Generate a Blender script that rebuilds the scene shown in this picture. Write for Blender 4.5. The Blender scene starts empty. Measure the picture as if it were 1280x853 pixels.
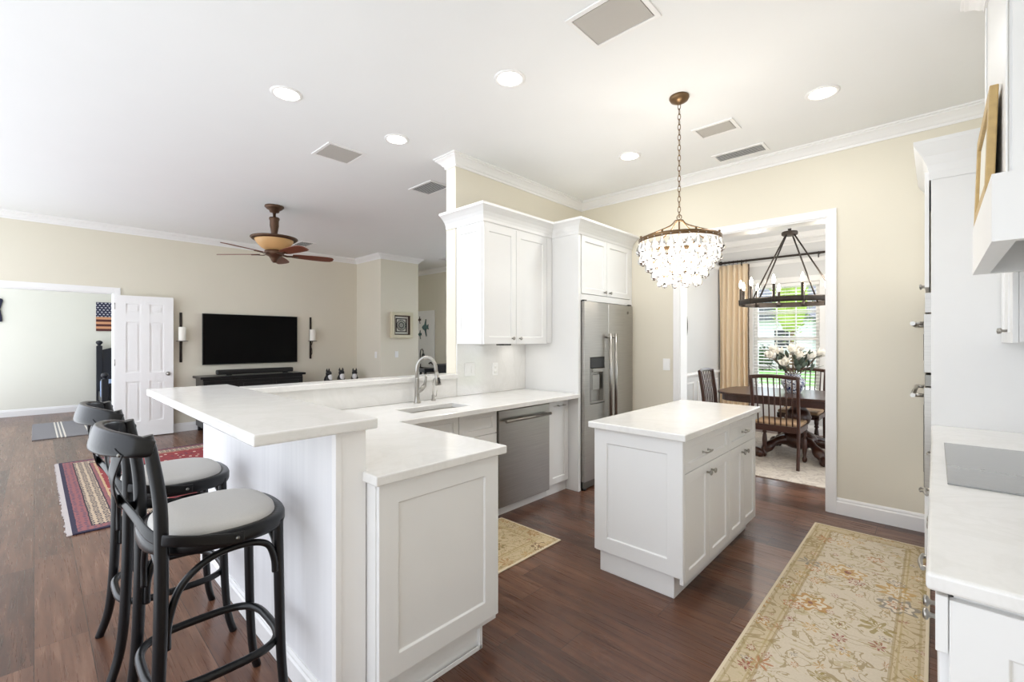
import bpy, math, random
from mathutils import Matrix, Vector
random.seed(7)
PI = math.pi
SC = bpy.context.scene
COL = SC.collection

# ------------------------------------------------------------------ camera, world, light, exposure
YAW = 0.75501
cam_d = bpy.data.cameras.new('camera')
cam = bpy.data.objects.new('camera', cam_d)
COL.objects.link(cam)
cam.location = (0, 0, 1.406)
cam.rotation_euler = (PI / 2, 0, YAW)
cam_d.sensor_width = 36.0
cam_d.lens = 562.3 / 1280 * 36.0
cam_d.shift_y = -0.5 / 1280
cam_d.clip_start = 0.02
cam_d.clip_end = 200
SC.camera = cam
SC.view_settings.view_transform = 'Standard'
SC.view_settings.look = 'None'
SC.view_settings.gamma = 1.0
SC.view_settings.use_curve_mapping = False
SC.view_settings.exposure = 0.18
wd = bpy.data.worlds.new('daylight')
SC.world = wd
wd.use_nodes = True
WN = wd.node_tree.nodes
# pale bright sky; the lower half glows too, added fill for the ceilings
_tc = WN.new('ShaderNodeTexCoord')
_sx = WN.new('ShaderNodeSeparateXYZ')
_rp = WN.new('ShaderNodeValToRGB')
wd.node_tree.links.new(_tc.outputs['Generated'], _sx.inputs[0])
_mr = WN.new('ShaderNodeMapRange')
_mr.inputs[1].default_value = -1.0
wd.node_tree.links.new(_sx.outputs[2], _mr.inputs[0])
wd.node_tree.links.new(_mr.outputs[0], _rp.inputs[0])
_rp.color_ramp.elements[0].position = 0.47
_rp.color_ramp.elements[0].color = (0.90, 0.95, 1.0, 1)
_rp.color_ramp.elements[1].position = 0.53
_rp.color_ramp.elements[1].color = (0.86, 0.91, 1.0, 1)
wd.node_tree.links.new(_rp.outputs[0], WN['Background'].inputs[0])
# the +y half of the sky is raised to brighten living and dining rooms
_my = WN.new('ShaderNodeMapRange')
_my.inputs[1].default_value = -0.1
_my.inputs[2].default_value = 0.5
_my.inputs[3].default_value = 2.55
_my.inputs[4].default_value = 6.5
wd.node_tree.links.new(_sx.outputs[1], _my.inputs[0])
wd.node_tree.links.new(_my.outputs[0], WN['Background'].inputs[1])
SC.cycles.diffuse_bounces = 8
DOWNLIGHT_W = 6.0
CRYSTAL_W = 6.0
CANDLE_W = 8.0
UNDERCAB_W = 0.35
FAN_W = 0.0


# ------------------------------------------------------------------ materials
def lin(c):
    return tuple(((x / 255) / 12.92 if x / 255 <= 0.04045 else ((x / 255 + 0.055) / 1.055) ** 2.4) for x in c) + (1,)


class NT:
    def __init__(s, name):
        s.m = bpy.data.materials.new(name)
        s.m.use_nodes = True
        s.t = s.m.node_tree
        s.b = s.t.nodes['Principled BSDF']
        s.out = s.t.nodes['Material Output']

    def n(s, typ, **kw):
        q = s.t.nodes.new(typ)
        for k, v in kw.items():
            setattr(q, k, v)
        return q

    def l(s, a, b):
        s.t.links.new(a, b)

    def inp(s, sock, v):
        if v is None:
            return
        if isinstance(v, bpy.types.NodeSocket):
            s.l(v, sock)
        else:
            sock.default_value = v

    def math(s, op, a, b=None, c=None):
        q = s.n('ShaderNodeMath', operation=op)
        for i, v in enumerate((a, b, c)):
            s.inp(q.inputs[i], v)
        return q.outputs[0]

    def mix(s, f, a, b, mode='MIX'):
        q = s.n('ShaderNodeMix', data_type='RGBA', blend_type=mode)
        s.inp(q.inputs[0], f)
        s.inp(q.inputs[6], a)
        s.inp(q.inputs[7], b)
        return q.outputs[2]

    def coord(s, kind='Object'):
        return s.n('ShaderNodeTexCoord').outputs[kind]

    def xyz(s, v):
        q = s.n('ShaderNodeSeparateXYZ')
        s.l(v, q.inputs[0])
        return q.outputs

    def comb(s, x=0.0, y=0.0, z=0.0):
        q = s.n('ShaderNodeCombineXYZ')
        for i, v in enumerate((x, y, z)):
            s.inp(q.inputs[i], v)
        return q.outputs[0]

    def mapping(s, v, scale=(1, 1, 1), loc=(0, 0, 0)):
        q = s.n('ShaderNodeMapping')
        s.l(v, q.inputs[0])
        q.inputs['Scale'].default_value = scale
        q.inputs['Location'].default_value = loc
        return q.outputs[0]

    def noise(s, v, scale, detail=2.0, rough=0.5, dist=0.0):
        q = s.n('ShaderNodeTexNoise')
        s.inp(q.inputs['Vector'], v)
        q.inputs['Scale'].default_value = scale
        q.inputs['Detail'].default_value = detail
        q.inputs['Roughness'].default_value = rough
        q.inputs['Distortion'].default_value = dist
        return q.outputs

    def voro(s, v, scale, rnd=1.0, feature='F1'):
        q = s.n('ShaderNodeTexVoronoi', feature=feature)
        s.inp(q.inputs['Vector'], v)
        q.inputs['Scale'].default_value = scale
        q.inputs['Randomness'].default_value = rnd
        return q.outputs

    def ramp(s, f, stops, interp='LINEAR'):
        q = s.n('ShaderNodeValToRGB')
        q.color_ramp.interpolation = interp
        e = q.color_ramp.elements
        while len(e) < len(stops):
            e.new(0.5)
        for i, (p, c) in enumerate(stops):
            e[i].position = p
            e[i].color = c
        s.inp(q.inputs[0], f)
        return q.outputs[0]

    def white(s, v):
        q = s.n('ShaderNodeTexWhiteNoise', noise_dimensions='3D')
        s.l(v, q.inputs['Vector'])
        return q.outputs

    def bump(s, h, strength=0.1, dist=0.01):
        q = s.n('ShaderNodeBump')
        q.inputs['Strength'].default_value = strength
        q.inputs['Distance'].default_value = dist
        s.l(h, q.inputs['Height'])
        s.l(q.outputs[0], s.b.inputs['Normal'])

    def set(s, color=None, rough=None, metal=None, **kw):
        s.inp(s.b.inputs['Base Color'], color)
        s.inp(s.b.inputs['Roughness'], rough)
        s.inp(s.b.inputs['Metallic'], metal)
        for k, v in kw.items():
            s.inp(s.b.inputs[k.replace('_', ' ')], v)
        return s


def simple(name, rgb, rough=0.5, metal=0.0, var=0.04, scale=8.0, bump=0.0, bscale=200.0, **kw):
    t = NT(name)
    co = t.coord()
    c = lin(rgb)
    nz = t.noise(co, scale, 3)[0]
    d = tuple(max(0, x * (1 - var)) for x in c[:3]) + (1,)
    u = tuple(min(1, x * (1 + var)) for x in c[:3]) + (1,)
    t.set(t.mix(nz, d, u), rough, metal, **kw)
    if bump:
        t.bump(t.noise(co, bscale, 2)[0], bump, 0.002)
    return t.m


def emitter(name, rgb, strength):
    t = NT(name)
    t.set((0.8, 0.8, 0.8, 1), 0.5, 0.0)
    t.b.inputs['Emission Color'].default_value = lin(rgb)
    t.b.inputs['Emission Strength'].default_value = strength
    return t.m


M = {}
M['paint'] = simple('white_cabinet_paint', (229, 229, 228), 0.38, var=0.01)
M['trim'] = simple('white_trim_paint', (238, 237, 236), 0.4, var=0.01)
M['ceil'] = simple('ceiling_paint', (238, 239, 239), 0.85, var=0.012, scale=3, bump=0.15, bscale=60)
M['wall'] = simple('beige_wall_paint', (222, 216, 200), 0.8, var=0.015, scale=3, bump=0.1, bscale=90)
M['grey_wall'] = simple('pale_grey_wall_paint', (214, 214, 214), 0.8, var=0.015, scale=3, bump=0.1, bscale=90)
M['bed_wall'] = simple('pale_cream_wall_paint', (228, 227, 216), 0.8, var=0.015, scale=3)
M['steel'] = None
M['nickel'] = simple('brushed_nickel', (166, 163, 157), 0.28, 1.0, var=0.05)
M['dark_nickel'] = simple('dark_nickel', (120, 118, 112), 0.3, 1.0, var=0.05)
M['bronze'] = simple('antique_bronze', (120, 96, 70), 0.4, 0.85, var=0.15, scale=40)
M['iron'] = simple('dark_iron', (62, 56, 52), 0.5, 0.6, var=0.15, scale=30)
M['black'] = simple('black_plastic', (18, 18, 19), 0.35, var=0.05)
M['screen'] = simple('black_screen_glass', (5, 5, 6), 0.3, var=0.02, Specular_IOR_Level=0.12)
M['black_wood'] = simple('black_painted_wood', (13, 14, 17), 0.3, var=0.2, scale=30, bump=0.1, bscale=90, Specular_IOR_Level=0.4)
M['pad'] = simple('grey_linen_fabric', (204, 201, 196), 0.95, var=0.06, scale=200, bump=0.5, bscale=700)
M['dark_wood'] = simple('dark_mahogany', (62, 36, 27), 0.28, var=0.3, scale=14)
M['seat_cloth'] = simple('tan_seat_cloth', (176, 146, 116), 0.9, var=0.08, scale=90)
M['candle'] = simple('ivory_candle_wax', (236, 232, 222), 0.5, var=0.02)
M['gold'] = simple('gilded_wood', (184, 156, 104), 0.5, 0.1, var=0.22, scale=35, bump=0.4, bscale=80)
M['cream'] = simple('cream_frame_paint', (208, 200, 174), 0.5, var=0.04)
M['paper'] = simple('off_white_paper', (224, 222, 212), 0.9, var=0.02)
M['navy_wood'] = simple('dark_navy_wood', (26, 29, 38), 0.35, var=0.2, scale=20)
M['sheet'] = simple('pale_blue_bedding', (152, 172, 206), 0.9, var=0.2, scale=9)
M['pillow'] = simple('white_pillow_cotton', (222, 226, 236), 0.9, var=0.05)
M['glass_black'] = simple('cooktop_glass', (150, 151, 150), 0.16, 0.35, var=0.05, scale=30)
M['rubber'] = simple('dark_gasket', (30, 29, 28), 0.7)
M['plate'] = simple('white_switch_plastic', (240, 240, 238), 0.35, var=0.01)
M['amber'] = emitter('amber_bowl_glass', (214, 170, 112), 0.05)
M['amber'].node_tree.nodes['Principled BSDF'].inputs['Base Color'].default_value = lin((206, 164, 112))
M['lens'] = emitter('lit_lamp_lens', (255, 250, 240), 9.0)
M['bulb'] = emitter('lit_candle_bulb', (255, 236, 205), 14.0)
M['fan_wood'] = simple('cherry_fan_wood', (112, 58, 38), 0.4, var=0.3, scale=25)
M['fan_metal'] = simple('aged_bronze_metal', (92, 68, 52), 0.45, 0.6, var=0.25, scale=60)
M['drape'] = None
M['fringe'] = simple('brown_bead_fringe', (96, 80, 68), 0.8, var=0.4, scale=150)
M['leafgreen'] = simple('dusty_green_leaf', (86, 98, 84), 0.6, var=0.35, scale=18)
M['petal'] = simple('white_magnolia_petal', (238, 234, 226), 0.7, var=0.04)
M['grass'] = simple('lawn_grass', (104, 150, 72), 0.95, var=0.35, scale=3)
M['hedge'] = simple('hedge_leaf', (58, 82, 46), 0.9, var=0.5, scale=12)
M['tree'] = simple('bright_tree_leaf', (150, 172, 78), 0.9, var=0.4, scale=12)
M['bark'] = simple('tree_bark', (112, 92, 72), 0.9, var=0.3, scale=20)
M['stucco'] = simple('white_stucco', (226, 226, 226), 0.9, var=0.03)
M['roof'] = simple('grey_roof_tile', (104, 104, 110), 0.9, var=0.25, scale=6)
M['darkpane'] = simple('dark_house_pane', (44, 50, 58), 0.15)
M['concrete'] = simple('pale_concrete', (206, 204, 200), 0.9, var=0.06)
M['fish'] = simple('teal_fish_metal', (60, 92, 92), 0.4, 0.3, var=0.4, scale=40)
M['grey_top'] = simple('grey_stone_top', (128, 126, 120), 0.5, var=0.1)
M['fur_black'] = simple('black_ceramic', (22, 22, 24), 0.4)
M['fur_white'] = simple('white_ceramic', (230, 230, 230), 0.4)
M['mat_edge'] = simple('white_yarn_fringe', (196, 188, 186), 0.95, var=0.1, scale=90)


def m_steel():
    t = NT('brushed_stainless_steel')
    co = t.coord()
    st = t.mapping(co, (3, 3, 260))
    nz = t.noise(st, 1.0, 3)[0]
    t.set(t.mix(nz, lin((150, 147, 142)), lin((186, 183, 177))), t.math('MULTIPLY_ADD', nz, 0.12, 0.26), 0.9)
    return t.m


def m_quartz():
    t = NT('white_veined_quartz')
    co = t.coord()
    nz = t.noise(co, 2.4, 6, 0.6, 1.6)[0]
    v = t.math('ABSOLUTE', t.math('SUBTRACT', nz, 0.5))
    k = t.math('SMOOTH_MIN', t.math('MULTIPLY', v, 16.0), 1.0, 0.2)
    fine = t.noise(co, 60, 3)[0]
    base = t.mix(fine, lin((226, 225, 222)), lin((233, 232, 230)))
    t.set(t.mix(k, lin((225, 224, 221)), base), 0.14)
    return t.m


def m_floor():
    t = NT('dark_wood_planks')
    x, y, z = t.xyz(t.coord())
    W, L = 0.182, 1.22
    ry = t.math('DIVIDE', y, W)
    row = t.math('FLOOR', ry)
    off = t.white(t.comb(row, 3.3, 1.7))[0]
    rx = t.math('ADD', t.math('DIVIDE', x, L), off)
    pl = t.math('FLOOR', rx)
    rnd = t.white(t.comb(row, pl, 0.5))[0]
    fy = t.math('FRACT', ry)
    fx = t.math('FRACT', rx)
    ey = t.math('MULTIPLY', t.math('MINIMUM', fy, t.math('SUBTRACT', 1.0, fy)), W)
    ex = t.math('MULTIPLY', t.math('MINIMUM', fx, t.math('SUBTRACT', 1.0, fx)), L)
    gap = t.math('LESS_THAN', t.math('MINIMUM', ey, ex), 0.0012)
    gco = t.comb(t.math('MULTIPLY', x, 1.3), t.math('MULTIPLY', y, 16.0), t.math('MULTIPLY', rnd, 37.0))
    g1 = t.noise(gco, 1.6, 6, 0.62, 0.6)[0]
    g2 = t.noise(t.comb(t.math('MULTIPLY', x, 2.0), t.math('MULTIPLY', y, 70.0), rnd), 2.0, 3)[0]
    tone = t.math('ADD', t.math('MULTIPLY', g1, 0.75), t.math('ADD', t.math('MULTIPLY', rnd, 0.30), t.math('MULTIPLY', g2, 0.08)))
    c = t.ramp(tone, [(0.24, lin((44, 28, 21))), (0.46, lin((80, 51, 38))), (0.68, lin((108, 74, 56))), (0.88, lin((142, 108, 88)))])
    t.set(t.mix(gap, c, lin((30, 20, 16))), t.math('MULTIPLY_ADD', g2, 0.14, 0.22))
    t.bump(t.math('SUBTRACT', t.math('MULTIPLY', g2, 0.1), gap), 0.1, 0.002)
    return t.m


def m_floral(name, x0, x1, y0, y1, field, border, bw, inks, dens=1.0, edge=(216, 203, 178)):
    """a floral runner: motif rosettes, curling vines and a separate border"""
    t = NT(name)
    co = t.coord()
    x, y, z = t.xyz(co)
    dx = t.math('MINIMUM', t.math('SUBTRACT', x, x0), t.math('SUBTRACT', x1, x))
    dy = t.math('MINIMUM', t.math('SUBTRACT', y, y0), t.math('SUBTRACT', y1, y))
    d = t.math('MINIMUM', dx, dy)
    wob = t.noise(co, 9, 2)[1]
    wc = t.mix(0.06, co, wob)
    # vines
    nz = t.noise(wc, 7.0 * dens, 2, 0.5, 2.4)[0]
    vine = t.math('LESS_THAN', t.math('ABSOLUTE', t.math('SUBTRACT', nz, 0.5)), 0.022)
    nz2 = t.noise(wc, 13.0 * dens, 2, 0.5, 1.6)[0]
    leaf = t.math('GREATER_THAN', nz2, 0.60)
    inb = t.math('LESS_THAN', d, bw)
    ground = t.mix(inb, lin(field), lin(border))
    ground = t.mix(t.math('MULTIPLY', t.noise(co, 120, 2)[0], 0.35), ground, lin((150, 132, 100)))
    c = t.mix(t.math('MULTIPLY', leaf, 0.5), ground, lin((178, 164, 122)))
    c = t.mix(t.math('MULTIPLY', vine, 0.75), c, lin((152, 132, 92)))
    # rosettes at three sizes
    for sc, r, seed in ((4.6 * dens, 0.36, 0.0), (8.0 * dens, 0.30, 3.7), (15 * dens, 0.26, 8.1)):
        q = t.n('ShaderNodeTexVoronoi')
        t.l(t.mapping(wc, (1, 1, 0), (seed, seed, 0)), q.inputs['Vector'])
        q.inputs['Scale'].default_value = sc
        q.inputs['Randomness'].default_value = 0.75
        dist, colr, pos = q.outputs['Distance'], q.outputs['Color'], q.outputs['Position']
        h = t.xyz(colr)
        pal = t.ramp(h[0], [(i / len(inks), lin(k)) for i, k in enumerate(inks)], 'CONSTANT')
        px, py, pz = t.xyz(pos)
        # petal lobes
        vx, vy, vz = t.xyz(t.mapping(wc, (1, 1, 0), (seed, seed, 0)))
        ang = t.math('ARCTAN2', t.math('SUBTRACT', vy, py), t.math('SUBTRACT', vx, px))
        lobes = t.math('MULTIPLY_ADD', t.math('SINE', t.math('MULTIPLY', ang, 7.0)), 0.07, r)
        on = t.math('MULTIPLY', t.math('LESS_THAN', dist, lobes), t.math('GREATER_THAN', h[1], 0.3))
        ringd = t.math('LESS_THAN', t.math('ABSOLUTE', t.math('SUBTRACT', dist, t.math('MULTIPLY', lobes, 0.62))), 0.05)
        body = t.mix(ringd, pal, lin(field))
        body = t.mix(t.math('LESS_THAN', dist, 0.07), body, lin((122, 56, 48)))
        c = t.mix(t.math('MULTIPLY', on, 0.8), c, body)
    for p, wd_, col in ((bw, 0.006, (150, 126, 78)), (bw - 0.02, 0.004, (168, 146, 96)), (0.03, 0.005, (160, 140, 96))):
        ln = t.math('LESS_THAN', t.math('ABSOLUTE', t.math('SUBTRACT', d, p)), wd_)
        c = t.mix(t.math('MULTIPLY', ln, 0.5), c, lin(col))
    c = t.mix(t.math('LESS_THAN', d, 0.014), c, lin(edge))
    t.set(c, 0.95)
    t.bump(t.noise(co, 420, 2)[0], 0.6, 0.003)
    return t.m


def m_persian(x0, x1, y0, y1):
    t = NT('red_persian_wool')
    co = t.coord()
    x, y, z = t.xyz(co)
    dx = t.math('MINIMUM', t.math('SUBTRACT', x, x0), t.math('SUBTRACT', x1, x))
    dy = t.math('MINIMUM', t.math('SUBTRACT', y, y0), t.math('SUBTRACT', y1, y))
    d = t.math('MINIMUM', dx, dy)
    d = t.math('ADD', d, t.math('MULTIPLY', t.math('SUBTRACT', t.noise(co, 14, 1)[0], 0.5), 0.012))
    vo = t.voro(t.mapping(co, (1, 1.6, 0)), 13, 0.5)
    h = t.xyz(vo['Color'])
    spot = t.math('LESS_THAN', vo['Distance'], 0.33)
    pal = t.ramp(h[0], [(0, lin((204, 176, 158))), (0.4, lin((164, 60, 58))), (0.62, lin((96, 46, 60))), (0.8, lin((214, 190, 172)))], 'CONSTANT')
    field = t.mix(t.noise(co, 30, 3)[0], lin((118, 34, 42)), lin((160, 64, 66)))
    field = t.mix(t.math('MULTIPLY', spot, t.math('GREATER_THAN', h[1], 0.25)), field, pal)
    vb = t.voro(t.mapping(co, (1, 1, 0)), 20, 0.15)
    bsp = t.math('LESS_THAN', t.math('ABSOLUTE', t.math('SUBTRACT', vb['Distance'], 0.28)), 0.10)
    band = t.mix(bsp, lin((188, 168, 144)), lin((58, 50, 62)))
    band2 = t.mix(t.math('LESS_THAN', t.voro(co, 26, 0.3)['Distance'], 0.3), lin((142, 88, 90)), lin((84, 70, 88)))
    c = t.mix(t.math('LESS_THAN', d, 0.29), field, lin((190, 158, 122)))
    c = t.mix(t.math('LESS_THAN', d, 0.272), c, band2)
    c = t.mix(t.math('LESS_THAN', d, 0.245), c, lin((48, 38, 48)))
    c = t.mix(t.math('LESS_THAN', d, 0.236), c, band)
    c = t.mix(t.math('LESS_THAN', d, 0.115), c, lin((48, 38, 48)))
    c = t.mix(t.math('LESS_THAN', d, 0.106), c, band2)
    c = t.mix(t.math('LESS_THAN', d, 0.03), c, lin((46, 40, 62)))
    t.set(c, 0.95)
    t.bump(t.noise(co, 300, 2)[0], 0.6, 0.003)
    return t.m


def m_stripe_mat():
    t = NT('grey_striped_mat_cloth')
    co = t.coord()
    x, y, z = t.xyz(co)
    yy = t.math('MULTIPLY_ADD', x, 0.05, y)
    c = lin((126, 124, 126))
    for p in (0.235, 0.275, 0.315, 0.575, 0.615, 0.655):
        ln = t.math('LESS_THAN', t.math('ABSOLUTE', t.math('SUBTRACT', y, p)), 0.009)
        c = t.mix(ln, c, lin((214, 208, 196)))
    t.set(c, 0.95)
    t.bump(t.noise(co, 200, 2)[0], 0.6, 0.003)
    return t.m


def m_dining_rug():
    t = NT('faded_beige_wool')
    co = t.coord()
    n1 = t.noise(co, 6, 5, 0.6, 1.2)[0]
    vine = t.math('LESS_THAN', t.math('ABSOLUTE', t.math('SUBTRACT', n1, 0.5)), 0.03)
    c = t.mix(t.noise(co, 14, 3)[0], lin((196, 184, 170)), lin((214, 206, 196)))
    c = t.mix(t.math('MULTIPLY', vine, 0.5), c, lin((160, 146, 138)))
    t.set(c, 0.95)
    t.bump(t.noise(co, 300, 2)[0], 0.5, 0.003)
    return t.m


def m_flag():
    t = NT('painted_flag_boards')
    x, y, z = t.xyz(t.coord())          # local: y across 0.., z up 0..0.585
    st = t.math('GREATER_THAN', t.math('FRACT', t.math('MULTIPLY', z, 10.5)), 0.5)
    stripes = t.mix(st, lin((86, 40, 36)), lin((214, 156, 116)))
    vec = t.comb(t.math('MULTIPLY', y, 16.0), t.math('MULTIPLY', z, 16.0), 0.0)
    fy = t.math('SUBTRACT', t.math('FRACT', t.math('ADD', t.math('MULTIPLY', y, 17.0), t.math('MULTIPLY', t.math('MODULO', t.math('FLOOR', t.math('MULTIPLY', z, 22.0)), 2.0), 0.5))), 0.5)
    fz = t.math('SUBTRACT', t.math('FRACT', t.math('MULTIPLY', z, 22.0)), 0.5)
    r = t.math('SQRT', t.math('ADD', t.math('MULTIPLY', fy, fy), t.math('MULTIPLY', fz, fz)))
    ang = t.math('ARCTAN2', fy, fz)
    sr = t.math('MULTIPLY_ADD', t.math('COSINE', t.math('MULTIPLY', ang, 5.0)), 0.11, 0.24)
    canton = t.mix(t.math('LESS_THAN', r, sr), lin((34, 38, 66)), lin((206, 206, 214)))
    t.set(t.mix(t.math('GREATER_THAN', z, 0.29), stripes, canton), 0.7)
    return t.m


def m_drape():
    t = NT('tan_drapery')
    co = t.coord()
    w = t.noise(t.mapping(co, (300, 300, 20)), 1.0, 2)[0]
    t.set(t.mix(w, lin((222, 202, 172)), lin((234, 216, 190))), 0.85)
    t.b.inputs['Sheen Weight'].default_value = 0.2
    return t.m


def m_vase():
    t = NT('blue_and_white_porcelain')
    co = t.coord()
    a = t.noise(co, 26, 3, 0.5, 1.5)[0]
    b = t.voro(co, 30, 0.8)['Distance']
    k = t.math('MAXIMUM', t.math('LESS_THAN', t.math('ABSOLUTE', t.math('SUBTRACT', a, 0.5)), 0.05), t.math('LESS_THAN', b, 0.25))
    t.set(t.mix(k, lin((226, 228, 232)), lin((44, 54, 96))), 0.12)
    return t.m


def m_crystal():
    t = NT('clear_cut_crystal')
    t.t.nodes.remove(t.b)
    tr = t.n('ShaderNodeBsdfTranslucent')
    tr.inputs[0].default_value = (0.96, 0.96, 0.96, 1)
    df = t.n('ShaderNodeBsdfDiffuse')
    df.inputs[0].default_value = (0.92, 0.92, 0.92, 1)
    tp = t.n('ShaderNodeBsdfTransparent')
    gl = t.n('ShaderNodeBsdfGlossy')
    gl.inputs['Roughness'].default_value = 0.05
    m0 = t.n('ShaderNodeMixShader')
    m0.inputs[0].default_value = 0.4
    t.l(tr.outputs[0], m0.inputs[1])
    t.l(df.outputs[0], m0.inputs[2])
    m1 = t.n('ShaderNodeMixShader')
    m1.inputs[0].default_value = 0.3
    t.l(m0.outputs[0], m1.inputs[1])
    t.l(tp.outputs[0], m1.inputs[2])
    fr = t.n('ShaderNodeFresnel')
    fr.inputs[0].default_value = 1.35
    m2 = t.n('ShaderNodeMixShader')
    t.l(fr.outputs[0], m2.inputs[0])
    t.l(m1.outputs[0], m2.inputs[1])
    t.l(gl.outputs[0], m2.inputs[2])
    t.l(m2.outputs[0], t.out.inputs[0])
    return t.m


def m_glass():
    t = NT('window_glass')
    t.t.nodes.remove(t.b)
    tp = t.n('ShaderNodeBsdfTransparent')
    tp.inputs[0].default_value = (0.96, 0.98, 0.98, 1)
    gl = t.n('ShaderNodeBsdfGlossy')
    gl.inputs['Roughness'].default_value = 0.01
    fr = t.n('ShaderNodeFresnel')
    fr.inputs[0].default_value = 1.4
    m = t.n('ShaderNodeMixShader')
    t.l(fr.outputs[0], m.inputs[0])
    t.l(tp.outputs[0], m.inputs[1])
    t.l(gl.outputs[0], m.inputs[2])
    t.l(m.outputs[0], t.out.inputs[0])
    return t.m


def m_medallion():
    t = NT('inked_medallion_print')
    x, y, z = t.xyz(t.coord())          # local, centred
    r = t.math('SQRT', t.math('ADD', t.math('MULTIPLY', y, y), t.math('MULTIPLY', z, z)))
    a = t.math('ARCTAN2', z, y)
    w = t.math('SINE', t.math('ADD', t.math('MULTIPLY', a, 8.0), t.math('MULTIPLY', r, 60.0)))
    w2 = t.math('SINE', t.math('SUBTRACT', t.math('MULTIPLY', a, 8.0), t.math('MULTIPLY', r, 60.0)))
    k = t.math('GREATER_THAN', t.math('MULTIPLY', w, w2), -0.12)
    c = t.mix(k, lin((196, 196, 184)), lin((88, 92, 88)))
    c = t.mix(t.math('GREATER_THAN', r, 0.098), c, lin((78, 80, 76)))
    t.set(c, 0.85)
    return t.m


def m_ledge_board():
    t = NT('white_grained_boards')
    co = t.coord()
    nz = t.noise(t.mapping(co, (30, 30, 0.7)), 1.0, 4)[0]
    t.set(t.mix(nz, lin((222, 222, 224)), lin((240, 240, 241))), 0.5)
    t.bump(nz, 0.25, 0.003)
    return t.m


M['steel'] = m_steel()
M['quartz'] = m_quartz()
M['floor'] = m_floor()
M['drape'] = m_drape()
M['vase'] = m_vase()
M['crystal'] = m_crystal()
M['glass'] = m_glass()
M['board'] = m_ledge_board()


# ------------------------------------------------------------------ mesh helpers
ORG = {}


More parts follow.
